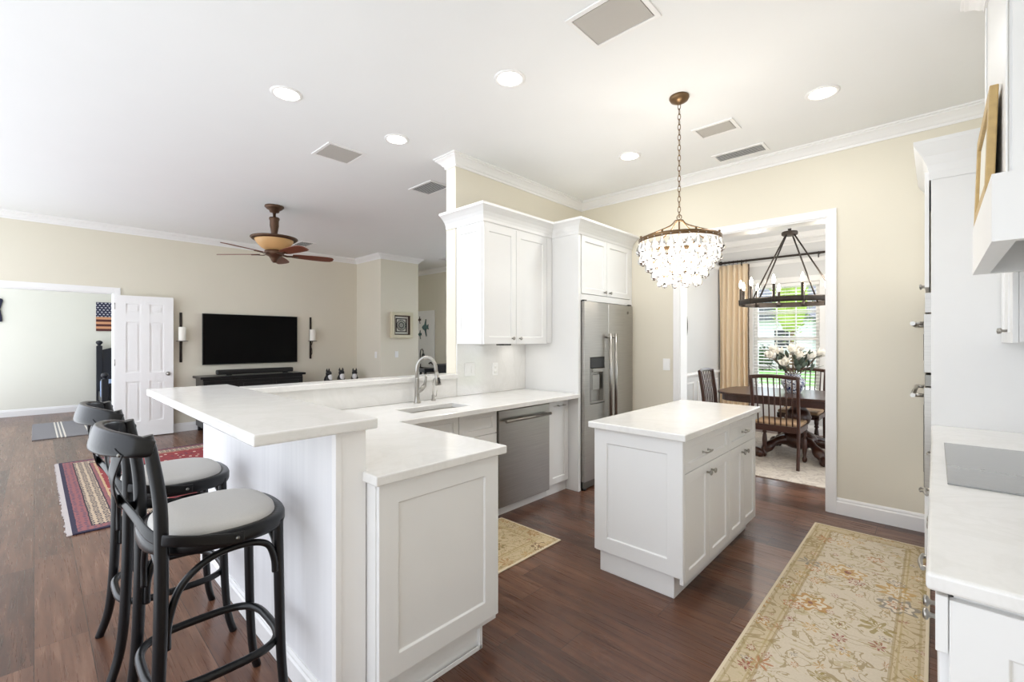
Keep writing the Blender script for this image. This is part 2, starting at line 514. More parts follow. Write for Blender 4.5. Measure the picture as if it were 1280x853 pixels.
class MB:
    def __init__(s):
        s.v, s.f, s.sm, s.mi = [], [], [], []
        s.M = Matrix.Identity(4)
        s.m = 0

    def add(s, vs, fs, smooth=False):
        b = len(s.v)
        s.v += [tuple(s.M @ Vector(p)) for p in vs]
        for f in fs:
            s.f.append([b + i for i in f])
            s.sm.append(smooth)
            s.mi.append(s.m)
        return s

    def box(s, x0, x1, y0, y1, z0, z1):
        vs = [(x, y, z) for z in (z0, z1) for y in (y0, y1) for x in (x0, x1)]
        return s.add(vs, [(0, 2, 3, 1), (4, 5, 7, 6), (0, 1, 5, 4), (1, 3, 7, 5), (3, 2, 6, 7), (2, 0, 4, 6)])

    def prism(s, pts, z0, z1, smooth=False):
        n = len(pts)
        vs = [(x, y, z0) for x, y in pts] + [(x, y, z1) for x, y in pts]
        s.add(vs, [tuple(range(n))[::-1], tuple(range(n, 2 * n))])
        b = len(s.v) - 2 * n
        for i in range(n):
            j = (i + 1) % n
            s.f.append([b + i, b + j, b + n + j, b + n + i])
            s.sm.append(smooth)
            s.mi.append(s.m)
        return s

    def lathe(s, prof, c=(0, 0, 0), seg=24, smooth=True, axis='z'):
        n = len(prof)
        vs = []
        for k in range(seg):
            a = 2 * PI * k / seg
            ca, sa = math.cos(a), math.sin(a)
            for r, z in prof:
                p = (r * ca, r * sa, z)
                if axis == 'x':
                    p = (z, r * ca, r * sa)
                elif axis == '-x':
                    p = (-z, r * ca, -r * sa)
                elif axis == 'y':
                    p = (r * sa, z, r * ca)
                elif axis == '-y':
                    p = (r * ca, -z, r * sa)
                vs.append((p[0] + c[0], p[1] + c[1], p[2] + c[2]))
        fs = []
        for k in range(seg):
            k2 = (k + 1) % seg
            for i in range(n - 1):
                fs.append((k * n + i, k2 * n + i, k2 * n + i + 1, k * n + i + 1))
        s.add(vs, fs, smooth)
        caps = []
        if prof[0] == prof[-1]:
            return s
        if prof[0][0] > 1e-6:
            caps.append([k * n for k in range(seg)][::-1])
        if prof[-1][0] > 1e-6:
            caps.append([k * n + n - 1 for k in range(seg)])
        b = len(s.v) - len(vs)
        for cp in caps:
            s.f.append([b + i for i in cp])
            s.sm.append(False)
            s.mi.append(s.m)
        return s

    def cyl(s, c, r, h, seg=20, axis='z'):
        return s.lathe([(r, 0), (r, h)], c, seg, True, axis)

    def sphere(s, c, r, seg=16, rings=10, sc=(1, 1, 1)):
        prof = [(max(1e-7, r * math.sin(PI * i / rings)), -r * math.cos(PI * i / rings)) for i in range(rings + 1)]
        prof[0] = (0, -r)
        prof[-1] = (0, r)
        m = s.M
        s.M = m @ Matrix.Translation(c) @ Matrix.Diagonal((*sc, 1))
        s.lathe(prof, (0, 0, 0), seg)
        s.M = m
        return s

    def tube(s, path, r, seg=10, closed=False, flat=None, up=None, radial=False):
        """round tube, or (flat=(w, t)) a flat band, along a path"""
        P = [Vector(p) for p in path]
        n = len(P)
        rad = r if isinstance(r, (list, tuple)) else [r] * n
        T = []
        for i in range(n):
            a = P[(i - 1) % n] if (closed or i > 0) else P[i]
            b = P[(i + 1) % n] if (closed or i < n - 1) else P[i]
            T.append((b - a).normalized())
        nrm = Vector(up) if up else (Vector((0, 0, 1)) if abs(T[0].z) < 0.9 else Vector((1, 0, 0)))
        nrm = (nrm - T[0] * nrm.dot(T[0])).normalized()
        vs = []
        if flat:
            seg = 16
        for i in range(n):
            if up:
                nrm = Vector(up)
            if radial:      # a band lying flat against a round back
                nrm = Vector((P[i].x, P[i].y, 0)).normalized().cross(T[i])
            nrm = (nrm - T[i] * nrm.dot(T[i])).normalized()
            bi = T[i].cross(nrm)
            for k in range(seg):
                if flat:
                    w, t = flat[0] / 2 * rad[i], flat[1] / 2
                    a = 2 * PI * (k + .5) / 16
                    q = [math.copysign(abs(h) ** .5, h) for h in (math.cos(a), math.sin(a))]
                    p = P[i] + nrm * (w * q[0]) + bi * (t * q[1])
                else:
                    a = 2 * PI * k / seg
                    p = P[i] + (nrm * math.cos(a) + bi * math.sin(a)) * rad[i]
                vs.append(tuple(p))
        fs = []
        for i in range(n if closed else n - 1):
            j = (i + 1) % n
            for k in range(seg):
                k2 = (k + 1) % seg
                fs.append((i * seg + k, i * seg + k2, j * seg + k2, j * seg + k))
        s.add(vs, fs, True)
        if not closed:
            b = len(s.v) - len(vs)
            for cp in (list(range(seg))[::-1], list(range((n - 1) * seg, n * seg))):
                s.f.append([b + i for i in cp])
                s.sm.append(False)
                s.mi.append(s.m)
        return s

    def shaker(s, w, h, t=0.02, rail=0.06, dep=0.009):
        a = 0.004
        vs = [(0, t, 0), (w, t, 0), (w, t, h), (0, t, h), (0, 0, 0), (w, 0, 0), (w, 0, h), (0, 0, h),
              (rail, 0, rail), (w - rail, 0, rail), (w - rail, 0, h - rail), (rail, 0, h - rail),
              (rail + a, dep, rail + a), (w - rail - a, dep, rail + a), (w - rail - a, dep, h - rail - a), (rail + a, dep, h - rail - a)]
        fs = [(0, 3, 2, 1), (0, 1, 5, 4), (1, 2, 6, 5), (2, 3, 7, 6), (3, 0, 4, 7)]
        for i in range(4):
            j = (i + 1) % 4
            fs += [(4 + i, 4 + j, 8 + j, 8 + i), (8 + i, 8 + j, 12 + j, 12 + i)]
        fs.append((12, 13, 14, 15))
        return s.add(vs, fs)

    def sweep(s, path, prof, closed=False):
        """profile (offset to the right of travel, z) swept along a flat mitred path"""
        n = len(path)
        vs = []
        for i in range(n):
            p = Vector(path[i]).to_2d()
            d1 = (p - Vector(path[i - 1]).to_2d()).normalized() if (i > 0 or closed) else None
            d2 = (Vector(path[(i + 1) % n]).to_2d() - p).normalized() if (i < n - 1 or closed) else None
            d1 = d1 or d2
            d2 = d2 or d1
            r1, r2 = Vector((d1.y, -d1.x)), Vector((d2.y, -d2.x))
            b = r1 + r2
            b = b / max(0.2, b.dot(r1))
            for o, z in prof:
                vs.append((p.x + b.x * o, p.y + b.y * o, z))
        k = len(prof)
        fs = []
        for i in range(n if closed else n - 1):
            j = (i + 1) % n
            for q in range(k):
                q2 = (q + 1) % k
                fs.append((i * k + q, i * k + q2, j * k + q2, j * k + q))
        if not closed:
            fs += [tuple(range(k))[::-1], tuple(range((n - 1) * k, n * k))]
        return s.add(vs, fs)

    def grid(s, xs, ys, mask, z0, z1):
        """slab of the grid cells where mask(i, j) is true, shared vertices"""
        idx = {}
        vs, fs = [], []

        def vid(i, j, k):
            if (i, j, k) not in idx:
                idx[(i, j, k)] = len(vs)
                vs.append((xs[i], ys[j], (z0, z1)[k]))
            return idx[(i, j, k)]
        on = lambda i, j: 0 <= i < len(xs) - 1 and 0 <= j < len(ys) - 1 and mask(i, j)
        for i in range(len(xs) - 1):
            for j in range(len(ys) - 1):
                if not on(i, j):
                    continue
                fs.append((vid(i, j, 1), vid(i + 1, j, 1), vid(i + 1, j + 1, 1), vid(i, j + 1, 1)))
                fs.append((vid(i, j, 0), vid(i, j + 1, 0), vid(i + 1, j + 1, 0), vid(i + 1, j, 0)))
                for (di, dj, a, b) in ((-1, 0, (i, j + 1), (i, j)), (1, 0, (i + 1, j), (i + 1, j + 1)), (0, -1, (i, j), (i + 1, j)), (0, 1, (i + 1, j + 1), (i, j + 1))):
                    if not on(i + di, j + dj):
                        fs.append((vid(*a, 0), vid(*b, 0), vid(*b, 1), vid(*a, 1)))
        return s.add(vs, fs)

    def build(s, name, mat, parent=None, bevel=0.0, seg=2, org=None):
        o0 = org if org is not None else (ORG.get(parent.name, (0, 0, 0)) if parent else (0, 0, 0))
        me = bpy.data.meshes.new(name)
        me.from_pydata([(x - o0[0], y - o0[1], z - o0[2]) for x, y, z in s.v], [], s.f)
        me.validate()
        mats = mat if isinstance(mat, (list, tuple)) else [mat]
        for m in mats:
            me.materials.append(m)
        if len(me.polygons) == len(s.f):
            me.polygons.foreach_set('use_smooth', s.sm)
            me.polygons.foreach_set('material_index', s.mi)
        me.update()
        o = bpy.data.objects.new(name, me)
        COL.objects.link(o)
        if parent:
            o.parent = parent
        elif org is not None:
            o.location = org
        ORG[o.name] = o0
        if bevel:
            b = o.modifiers.new('edge', 'BEVEL')
            b.width = bevel
            b.segments = seg
            b.limit_method = 'ANGLE'
            b.angle_limit = 0.6
        return o


def tag(o, label=None, cat=None, group=None, kind=None):
    for k, v in (('label', label), ('category', cat), ('group', group), ('kind', kind)):
        if v:
            o[k] = v
    return o


def thing(name, label, cat, loc=(0, 0, 0), group=None):
    o = bpy.data.objects.new(name, None)
    o.empty_display_size = 0.1
    COL.objects.link(o)
    o.location = loc
    ORG[o.name] = tuple(loc)
    return tag(o, label, cat, group)


def one(name, mb, mat, label, cat, loc, group=None, bevel=0.0, seg=2):
    """a thing that is a single mesh"""
    return tag(mb.build(name, mat, None, bevel, seg, org=tuple(loc)), label, cat, group)


def struct(name, mb, mat, bevel=0.0):
    return tag(mb.build(name, mat, None, bevel), kind='structure')


def copy_tree(o, parent=None):
    c = o.copy()
    COL.objects.link(c)
    if parent:
        c.parent = parent
    for ch in list(o.children):
        copy_tree(ch, c)
    return c


def facing(face, pos, a0, a1, z0):
    T = Matrix.Translation
    R = Matrix.Rotation
    if face == '+x':
        return T((pos, a0, z0)) @ R(PI / 2, 4, 'Z')
    if face == '-x':
        return T((pos, a1, z0)) @ R(-PI / 2, 4, 'Z')
    return T((a0, pos, z0))


AX = {'+x': 'x', '-x': '-x', '-y': '-y'}


def front(parent, name, face, pos, a0, a1, z0, z1, rail=0.058, knob=None, pull=None, mat='paint', label=None):
    """a shaker door or drawer front, its outer face at pos; knob / pull = (along, z)"""
    mb = MB()
    mb.M = facing(face, pos, a0, a1, z0)
    mb.shaker(a1 - a0, z1 - z0, 0.02, rail)
    o = mb.build(name, M[mat], parent, 0.0015, 1)
    if label:
        o['label'] = label

    def at(a, z):
        return (pos, a, z) if face in ('+x', '-x') else (a, pos, z)
    if knob:
        k = MB()
        k.lathe([(0.007, -0.001), (0.0055, 0.012), (0.008, 0.018), (0.0145, 0.021), (0.0155, 0.026), (0.012, 0.030), (0, 0.0315)], at(*knob), 14, True, AX[face])
        k.build('knob', M['nickel'], o)
    if pull:
        a, z = pull
        s = {'+x': (1, 0), '-x': (-1, 0), '-y': (0, -1)}[face]
        q = MB()
        pts = []
        for i in range(9):
            u = (i - 4) / 4 * 0.052
            hgt = 0.024 + 0.006 * (1 - (u / 0.052) ** 2)
            if face == '-y':
                pts.append((a + u, pos - hgt, z))
            else:
                pts.append((pos + s[0] * hgt, a + u, z))
        q.tube(pts, 0.0052, 8)
        for e in (-0.04, 0.04):
            c = at(a + e, z)
            q.lathe([(0.008, -0.001), (0.005, 0.006), (0.005, 0.027)], c, 10, True, AX[face])
        q.build('pull_handle', M['nickel'], o)
    return o


def light_in(lampobj, name, kind, energy, loc, color=(1, 0.97, 0.94), size=0.1, spot=None, rot=None):
    d = bpy.data.lights.new(name, kind)
    d.energy = energy
    d.color = color
    if kind == 'AREA':
        d.shape = 'DISK'
        d.size = size
    else:
        d.shadow_soft_size = size
    if spot:
        d.spot_size = spot
        d.spot_blend = 0.6
    o = bpy.data.objects.new(name, d)
    COL.objects.link(o)
    o.location = loc
    if rot:
        o.rotation_euler = rot
    return o


# ------------------------------------------------------------------ the shell
ZC = 3.04
XS = -3.08          # face of the sink wall
YB = 4.477          # face of the wall with the dining opening
XT = -8.50          # face of the television wall
XR = 0.63           # face of the cooktop wall
SHX, SHY = [-13.5, -1.3, 2.2], [-2.2, -1.0, 8.6]      # living side left open, out of view, to let more daylight in
shell = lambda i, j: (i, j) != (0, 0)
struct('floor', MB().grid(SHX, SHY, shell, -0.06, 0), M['floor'])
struct('ceiling', MB().grid(SHX, SHY, shell, ZC, ZC + 0.1), M['ceil'])
OX0, OX1, OZ = -1.88, -0.648, 2.42
w = MB()
w.box(-3.21, OX0, YB, YB + 0.14, 0, ZC)
w.box(OX1, 2.2, YB, YB + 0.14, 0, ZC)
w.box(OX0, OX1, YB, YB + 0.14, OZ, ZC)
struct('wall_dining_side', w, M['wall'])
struct('wall_sink', MB().box(-3.21, XS, 2.548, YB, 0, ZC), M['wall'])
struct('wall_cooktop', MB().box(XR, XR + 0.12, -2.2, YB, 0, ZC), M['wall'])
w = MB()
w.box(XT - 0.13, XT, 0.79, 4.46, 0, ZC)
w.box(XT - 0.13, XT, -1.0, -0.75, 0, ZC)
w.box(XT - 0.13, XT, -0.75, 0.79, 2.085, ZC)
struct('wall_television', w, M['wall'])
struct('wall_corner', MB().box(XT - 0.13, -7.58, 4.46, 5.30, 0, ZC), M['wall'])
struct('wall_hall', MB().box(-11.0, -7.4, 6.30, 6.42, 0, ZC).box(-7.4, -3.21, 6.30, 6.42, 2.85, ZC).box(-3.4, -3.21, 6.30, 6.42, 0, 2.85), M['wall'])
struct('wall_hall_end', MB().box(-11.1, -11.0, 4.46, 6.42, 0, ZC), M['wall'])
struct('wall_passage', MB().box(-3.21, -3.08, YB + 0.14, 6.42, 0, ZC), M['wall'])
struct('wall_bedroom', MB().box(-12.52, -12.4, -1.0, 3.0, 0, ZC), M['bed_wall'])
struct('wall_bedroom_side', MB().box(-12.4, XT - 0.13, 3.0, 3.12, 0, ZC), M['bed_wall'])
YD = 8.0
WX0, WX1, WZ0, WZ1 = -2.15, -1.25, 0.52, 2.30
struct('wall_dining_left', MB().box(-2.79, -2.67, YB + 0.14, YD, 0, ZC), M['grey_wall'])
w = MB()
w.box(-2.79, WX0, YD, YD + 0.13, 0, ZC)
w.box(WX1, 2.2, YD, YD + 0.13, 0, ZC)
w.box(WX0, WX1, YD, YD + 0.13, 0, WZ0)
w.box(WX0, WX1, YD, YD + 0.13, WZ1, ZC)
struct('wall_dining_window', w, M['grey_wall'])
# half walls under the raised ledge and the bar, the bar's end column
struct('wall_ledge', MB().box(-3.21, XS, 0.862, 2.548, 0, 1.075), M['wall'])
w = MB()
w.box(-3.42, -1.585, 0.745, 0.862, 0, 1.075)
struct('wall_bar', w, M['board'])
w = MB()
w.box(-1.585, -1.57, 0.745, 0.862, 0, 1.075)
w.box(-1.60, -1.567, 0.742, 0.765, 0, 1.0745)
struct('trim_9', w, M['trim'], 0.002)
# backsplash slab of the sink wall
struct('wall_backsplash', MB().box(XS, XS + 0.012, 2.553, 3.46, 0.9155, 1.376).box(XS, XS + 0.012, 0.905, 2.548, 0.9155, 1.074), M['quartz'])


def crown(z, d=0.095, p=0.085):
    return [(0, z - d), (0.010, z - d), (0.012, z - d + 0.018), (0.022, z - d + 0.024), (0.036, z - d + 0.042), (0.058, z - d + 0.062),
            (p - 0.012, z - d + 0.070), (p - 0.012, z - d + 0.080), (p, z - d + 0.084), (p, z), (0, z)]


struct('trim_1', MB().sweep([(-3.21, YB), (-3.21, 2.548), (XS, 2.548), (XS, YB), (XR, YB), (XR, 3.05), (0.175, 3.05), (0.175, 2.2), (XR, 2.2), (XR, -1)], crown(ZC)), M['trim'])
struct('trim_2', MB().sweep([(XT, -1.0), (XT, 4.46), (-7.58, 4.46), (-7.58, 5.30), (-9.6, 5.30)], crown(ZC)), M['trim'])
struct('trim_3', MB().sweep([(-11.0, 6.30), (-3.21, 6.30)], crown(ZC)), M['trim'])
struct('trim_4', MB().sweep([(-2.67, YB + 0.14), (-2.67, YD), (2.2, YD)], crown(ZC, 0.16, 0.10)).sweep([(-2.67, YB + 0.14), (-2.67, YD), (2.2, YD)], [(0, 2.60), (0.012, 2.60), (0.03, 2.64), (0.03, 2.66), (0, 2.66)]), M['trim'])
BP = [(0, 0), (0.016, 0), (0.016, 0.098), (0.010, 0.108), (0.010, 0.118), (0.004, 0.132), (0, 0.132)]
struct('baseboard_dining_side', MB().sweep([(-0.585, YB), (XR, YB)], BP), M['trim'])
struct('baseboard_television', MB().sweep([(XT, 0.86), (XT, 4.46), (-7.58, 4.46), (-7.58, 5.3)], BP), M['trim'])
struct('baseboard_bedroom', MB().sweep([(-12.4, -1.0), (-12.4, 3.0)], BP), M['trim'])
struct('baseboard_bar', MB().sweep([(-1.585, 0.745), (-3.42, 0.745)][::-1], [(o, z * 0.8) for o, z in BP]), M['trim'])
struct('baseboard_dining', MB().sweep([(-2.67, YB + 0.14), (-2.67, YD), (2.2, YD)], BP), M['trim'])
# casing and jambs of the dining opening
w = MB()
cw = 0.065
w.box(OX0 - cw, OX0 - 0.0, YB - 0.018, YB - 0.0005, 0, OZ + cw)
w.box(OX1, OX1 + cw, YB - 0.018, YB - 0.0005, 0, OZ + cw)
w.box(OX0, OX1, YB - 0.018, YB - 0.0005, OZ, OZ + cw)
w.box(OX0, OX0 + 0.012, YB - 0.012, YB + 0.15, 0, OZ)
w.box(OX1 - 0.012, OX1, YB - 0.012, YB + 0.15, 0, OZ)
w.box(OX0 + 0.012, OX1 - 0.012, YB - 0.012, YB + 0.15, OZ - 0.012, OZ)
struct('trim_5', w, M['trim'], 0.003)
# unseen glazed opening, added so daylight reaches the far living room
w2 = tag(bpy.data.objects.new('window_added_daylight', None), kind='structure')
COL.objects.link(w2)
w = MB()
w.M = Matrix(((1, 0, 0, 0), (0, 0, -1, 6.40), (0, 1, 0, 0), (0, 0, 0, 1)))
ex = [-7.4 + q for q in (0, .06, .97, 1.03, 1.97, 2.03, 2.97, 3.03, 3.94, 4.0)]
w.grid(ex, [0, .06, 2.1, 2.16, 2.79, 2.85], lambda i, j: not (i % 2 and j % 2), 0, 0.07)
w.build('window_frame', M['trim'], w2)
MB().box(-7.34, -3.46, 6.36, 6.366, 0.06, 2.79).build('window_glass', M['glass'], w2)
# casing of the bedroom opening
w = MB()
w.box(XT, XT + 0.018, 0.775, 0.85, 0, 2.16)
w.box(XT, XT + 0.018, -0.75, 0.775, 2.085, 2.16)
w.box(XT - 0.13, XT + 0.01, 0.765, 0.79, 0, 2.085)
w.box(XT - 0.13, XT + 0.01, -0.75, 0.765, 2.07, 2.085)
struct('trim_6', w, M['trim'], 0.003)
# chair rail and wainscot frames of the dining room
w = MB()
w.sweep([(-2.67, YB + 0.14), (-2.67, YD), (WX0 - 0.1, YD)], [(0, 0.86), (0.012, 0.86), (0.028, 0.89), (0.022, 0.91), (0, 0.92)])
w.sweep([(WX1 + 0.1, YD), (2.2, YD)], [(0, 0.86), (0.012, 0.86), (0.028, 0.89), (0.022, 0.91), (0, 0.92)])
for y0, y1 in ((4.8, 5.75), (5.9, 6.85), (7.0, 7.9)):
    for (a, b, c, d) in ((y0, y1, 0.76, 0.78), (y0, y1, 0.22, 0.24), (y0, y0 + .02, 0.24, 0.76), (y1 - .02, y1, 0.24, 0.76)):
        w.box(-2.67, -2.658, a, b, c, d)
for (a, b, c, d) in ((-1.1, -0.1, .76, .78), (-1.1, -0.1, .22, .24), (-1.1, -1.08, .24, .76), (-.12, -.1, .24, .76)):
    w.box(a, b, YD - 0.012, YD, c, d)
struct('trim_7', w, M['trim'])


# ------------------------------------------------------------------ doors
def six_panel(mb, w, h, t):
    """door leaf in the plane y = 0 .. t, both faces carrying six raised fields"""
    mb.box(0, w, 0.013, t - 0.013, 0, h)
    st, mid = 0.115, 0.1
    rows = [(0.22, 0.80), (0.93, 1.66), (1.78, h - 0.115)]
    cw_ = (w - 2 * st - mid) / 2
    for y0, y1, f in ((0, 0.0135, 0), (t - 0.0135, t, 1)):
        for x0, x1 in ((0, st), (w - st, w), (st + cw_, st + cw_ + mid)):
            mb.box(x0, x1, y0, y1, 0, h)
        for z0, z1 in ((0, rows[0][0]), (rows[0][1], rows[1][0]), (rows[1][1], rows[2][0]), (rows[2][1], h)):
            for x0 in (st, st + cw_ + mid):
                mb.box(x0, x0 + cw_, y0, y1, z0, z1)
        for z0, z1 in rows:
            for x0 in (st, st + cw_ + mid):
                mb.box(x0 + 0.035, x0 + cw_ - 0.035, y0 + (0.004 if f == 0 else 0), y1 - (0.004 if f else 0), z0 + 0.035, z1 - 0.035)


LEAF_W = 0.66
d = MB()
d.M = Matrix.Translation((XT + 0.075, 0.785, 0.012)) @ Matrix.Rotation(PI / 2 - 0.075, 4, 'Z')
six_panel(d, LEAF_W, 2.04, 0.035)
door1 = struct('door_1', d, M['trim'])
k = MB()
k.M = Matrix.Translation((XT + 0.075, 0.785, 0.012)) @ Matrix.Rotation(PI / 2 - 0.075, 4, 'Z')
for ax, c in (('-y', (LEAF_W - 0.065, 0, 0.90)),):
    k.lathe([(0.03, 0), (0.03, 0.006), (0.011, 0.01), (0.011, 0.03), (0.024, 0.042), (0.027, 0.055), (0.018, 0.066), (0, 0.068)], c, 18, True, ax)
tag(k.build('door_knob', M['nickel'], door1), 'brushed nickel knob')
k = MB()
for z in (0.25, 1.05, 1.85):
    k.cyl((XT + 0.07, 0.782, z), 0.007, 0.09, 10)
tag(k.build('hinge', M['nickel'], door1), 'nickel hinges')

# hall door with its casing
HX0, HX1 = -9.02, -8.43
w = MB()
w.box(HX1, HX1 + 0.085, 6.282, 6.2995, 0, 2.105)
w.box(HX0 - 0.085, HX0, 6.282, 6.2995, 0, 2.105)
w.box(HX0, HX1, 6.282, 6.2995, 2.02, 2.105)
struct('trim_8', w, M['trim'], 0.003)
w = MB()
for i in range(14):
    w.box(HX0, HX1, 6.286, 6.2995, 0.01 + i * 0.1435, 0.01 + (i + 1) * 0.1435 - 0.004)
w.box(HX0, HX1, 6.290, 6.2995, 0.01, 2.02)
struct('door_2', w, M['trim'], 0.0015)


def flat_shape(pts, x0, z0, y, t=0.012, sc=1.0):
    mb = MB()
    mb.M = Matrix.Translation((x0, y, z0)) @ Matrix.Rotation(PI / 2, 4, 'X')
    mb.prism([(a * sc, b * sc) for a, b in pts], 0, t)
    return mb


FISH = [(-.13, .0), (-.09, .04), (-.03, .07), (.02, .20), (.035, .19), (.03, .08), (.06, .03), (.13, .07), (.12, .0), (.14, -.06), (.06, -.03), (.03, -.09), (.06, -.22), (.04, -.23), (-.02, -.08), (-.09, -.05)]
one('fish_ornament', flat_shape(FISH, -8.70, 1.72, 6.285, 0.014, 0.95), M['fish'], 'large teal angelfish ornament on the white hall door', 'ornament', (-8.70, 6.28, 1.72), 'fish ornaments on the hall door', 0.003)
one('fish_ornament', flat_shape(FISH, -8.925, 1.90, 6.285, 0.012, 0.42), M['dark_wood'], 'small dark red fish ornament, upper one at the hall door edge', 'ornament', (-8.925, 6.28, 1.90), 'fish ornaments on the hall door', 0.002)
one('fish_ornament', flat_shape(FISH, -8.91, 1.555, 6.285, 0.012, 0.5), M['fish'], 'small grey fish ornament low at the hall door edge', 'ornament', (-8.91, 6.28, 1.555), 'fish ornaments on the hall door', 0.002)

# hall furniture seen over the ledge
hb = thing('hall_bench', 'dark blue grey hall bench before the white door', 'bench', (-8.300, 5.95, 0))
MB().box(-8.680, -7.980, 5.75, 6.15, 0.72, 0.80).build('top', M['navy_wood'], hb, 0.006)
for x_ in (-8.650, -8.050):
    for y_ in (5.78, 6.08):
        MB().box(x_, x_ + 0.04, y_, y_ + 0.04, 0, 0.72).build('leg', M['navy_wood'], hb)
hl = thing('table_lamp', 'black gooseneck lamp standing on the hall bench', 'lamp', (-8.350, 5.9, 0.80))
MB().lathe([(0.07, 0), (0.07, 0.012), (0.012, 0.02), (0.012, 0.03)], (-8.350, 5.9, 0.80), 18).build('base', M['black'], hl)
MB().tube([(-8.350, 5.9, .82), (-8.360, 5.9, 1.0), (-8.360, 5.9, 1.12), (-8.340, 5.9, 1.2), (-8.290, 5.9, 1.22), (-8.250, 5.9, 1.18), (-8.245, 5.9, 1.13)], 0.012, 10).build('stem', M['black'], hl)
MB().lathe([(0.016, 0.1), (0.03, 0.07), (0.042, 0.02), (0.03, 0.0), (0, 0.0)], (-8.245, 5.9, 1.03), 16).build('shade', M['black'], hl)
hc = thing('desk_chair', 'black high backed chair in the hall behind the tap', 'chair', (-7.400, 5.8, 0))
mb = MB()
mb.M = Matrix.Translation((-7.450, 5.75, 0.45)) @ Matrix.Rotation(0.25, 4, 'Y')
mb.box(-0.02, 0.07, -0.2, 0.2, 0.0, 0.50)
mb.build('backrest', M['black'], hc, 0.015, 3)
MB().tube([(-7.480, 5.62, .90), (-7.590, 5.62, 0.955), (-7.650, 5.62, 0.93)], 0.018, 10).build('headrest', M['black'], hc)
MB().box(-7.800, -7.350, 5.55, 5.98, 0.42, 0.50).build('seat', M['black'], hc, 0.02, 3)
MB().lathe([(0.03, 0.06), (0.03, 0.42)], (-7.550, 5.77, 0), 14).build('gas_column', M['black'], hc)
mb = MB()
for i in range(5):
    a = i * 2 * PI / 5
    mb.tube([(-7.550, 5.77, 0.08), (-7.550 + 0.25 * math.cos(a), 5.77 + 0.25 * math.sin(a), 0.05)], 0.018, 8)
    mb.sphere((-7.550 + 0.25 * math.cos(a), 5.77 + 0.25 * math.sin(a), 0.028), 0.028, 10, 8)
mb.build('base', M['black'], hc)

# ------------------------------------------------------------------ kitchen worktops
QT = 0.038
xs = [XS, -2.80, -2.57, -2.385, -1.57, -1.465]
ys = [0.845, 0.864, 1.524, 1.76, 2.28, 3.458]


def lmask(i, j):
    x = (xs[i] + xs[i + 1]) / 2
    y = (ys[j] + ys[j + 1]) / 2
    if y < 0.864:
        return x > -1.57
    if y < 1.524:
        return True
    if x > -2.385:
        return False
    return not (-2.80 < x < -2.57 and 1.76 < y < 2.28)


one('worktop', MB().grid(xs, ys, lmask, 0.914 - QT, 0.914), M['quartz'], 'white quartz worktop running from the peninsula around the sink', 'worktop', (-2.3, 1.2, 0.876), None, 0.006, 3)
bar = thing('bar_worktop', 'raised white quartz bar top overhanging the two stools', 'worktop', (-2.5, 0.65, 1.075))
MB().box(-3.45, -1.53, 0.462, 0.89, 1.075, 1.115).build('slab', M['quartz'], bar, 0.007, 3)
one('ledge_top', MB().box(-3.225, -3.035, 0.891, 2.545, 1.075, 1.114), M['quartz'], 'narrow white quartz ledge capping the half wall behind the sink', 'ledge', (-3.13, 1.7, 1.075), None, 0.006, 3)
# sink
sk = thing('kitchen_sink', 'undermounted stainless sink basin set in the white worktop', 'sink', (-2.685, 2.02, 0.70))
mb = MB()
r = 0.05


def rrect(x0, x1, y0, y1, r, n=5):
    pts = []
    for cx_, cy_, a0 in ((x1 - r, y1 - r, 0), (x0 + r, y1 - r, PI / 2), (x0 + r, y0 + r, PI), (x1 - r, y0 + r, 1.5 * PI)):
        for i in range(n + 1):
            a = a0 + PI / 2 * i / n
            pts.append((cx_ + r * math.cos(a), cy_ + r * math.sin(a)))
    return pts


rings = [(rrect(-2.83, -2.546, 1.73, 2.31, 0.06), 0.875), (rrect(-2.803, -2.567, 1.757, 2.283, 0.05), 0.875), (rrect(-2.80, -2.57, 1.76, 2.28, 0.05), 0.86), (rrect(-2.79, -2.58, 1.77, 2.27, 0.05), 0.70), (rrect(-2.76, -2.61, 1.80, 2.24, 0.03), 0.69)]
n_ = len(rings[0][0])
vs = [(x, y, z) for pts, z in rings for x, y in pts]
fs = []
for q in range(len(rings) - 1):
    for i in range(n_):
        j = (i + 1) % n_
        fs.append((q * n_ + i, q * n_ + j, (q + 1) * n_ + j, (q + 1) * n_ + i))
mb.add(vs, fs, True)
mb.add([v for v in vs[-n_:]], [tuple(range(n_))])
mb.build('basin', M['steel'], sk)
MB().lathe([(0.04, 0), (0.04, 0.004), (0.03, 0.002), (0, 0.001)], (-2.685, 2.02, 0.6905), 20).build('drain', M['nickel'], sk)
# tap
fx, fy = -2.975, 2.07
tp = thing('kitchen_tap', 'tall brushed nickel gooseneck tap with side lever behind the sink', 'tap', (fx, fy, 0.914))
MB().lathe([(0.029, 0), (0.029, 0.008), (0.022, 0.02), (0.019, 0.06), (0.0165, 0.19), (0.0165, 0.20)], (fx, fy, 0.914), 20).build('body', M['nickel'], tp)
arc = [(fx, fy, 1.10), (fx, fy, 1.17)]
for i in range(13):
    a = PI - (PI * 1.0) * i / 12
    arc.append((fx + 0.055 + 0.055 * math.cos(a) * 1.0, fy + 0.05 + 0.05 * math.cos(a), 1.18 + 0.095 * math.sin(a)))
arc.append((fx + 0.112, fy + 0.103, 1.15))
MB().tube(arc, 0.0145, 14).build('spout', M['nickel'], tp)
sp = MB().tube([(fx + 0.112, fy + 0.103, 1.16), (fx + 0.117, fy + 0.108, 1.11), (fx + 0.124, fy + 0.114, 1.055)], [0.016, 0.018, 0.024], 14).build('spray_head', M['nickel'], tp)
MB().tube([(fx + 0.137, fy + 0.105, 1.115), (fx + 0.147, fy + 0.109, 1.07)], 0.008, 8).build('button', M['rubber'], sp)
lv = MB()
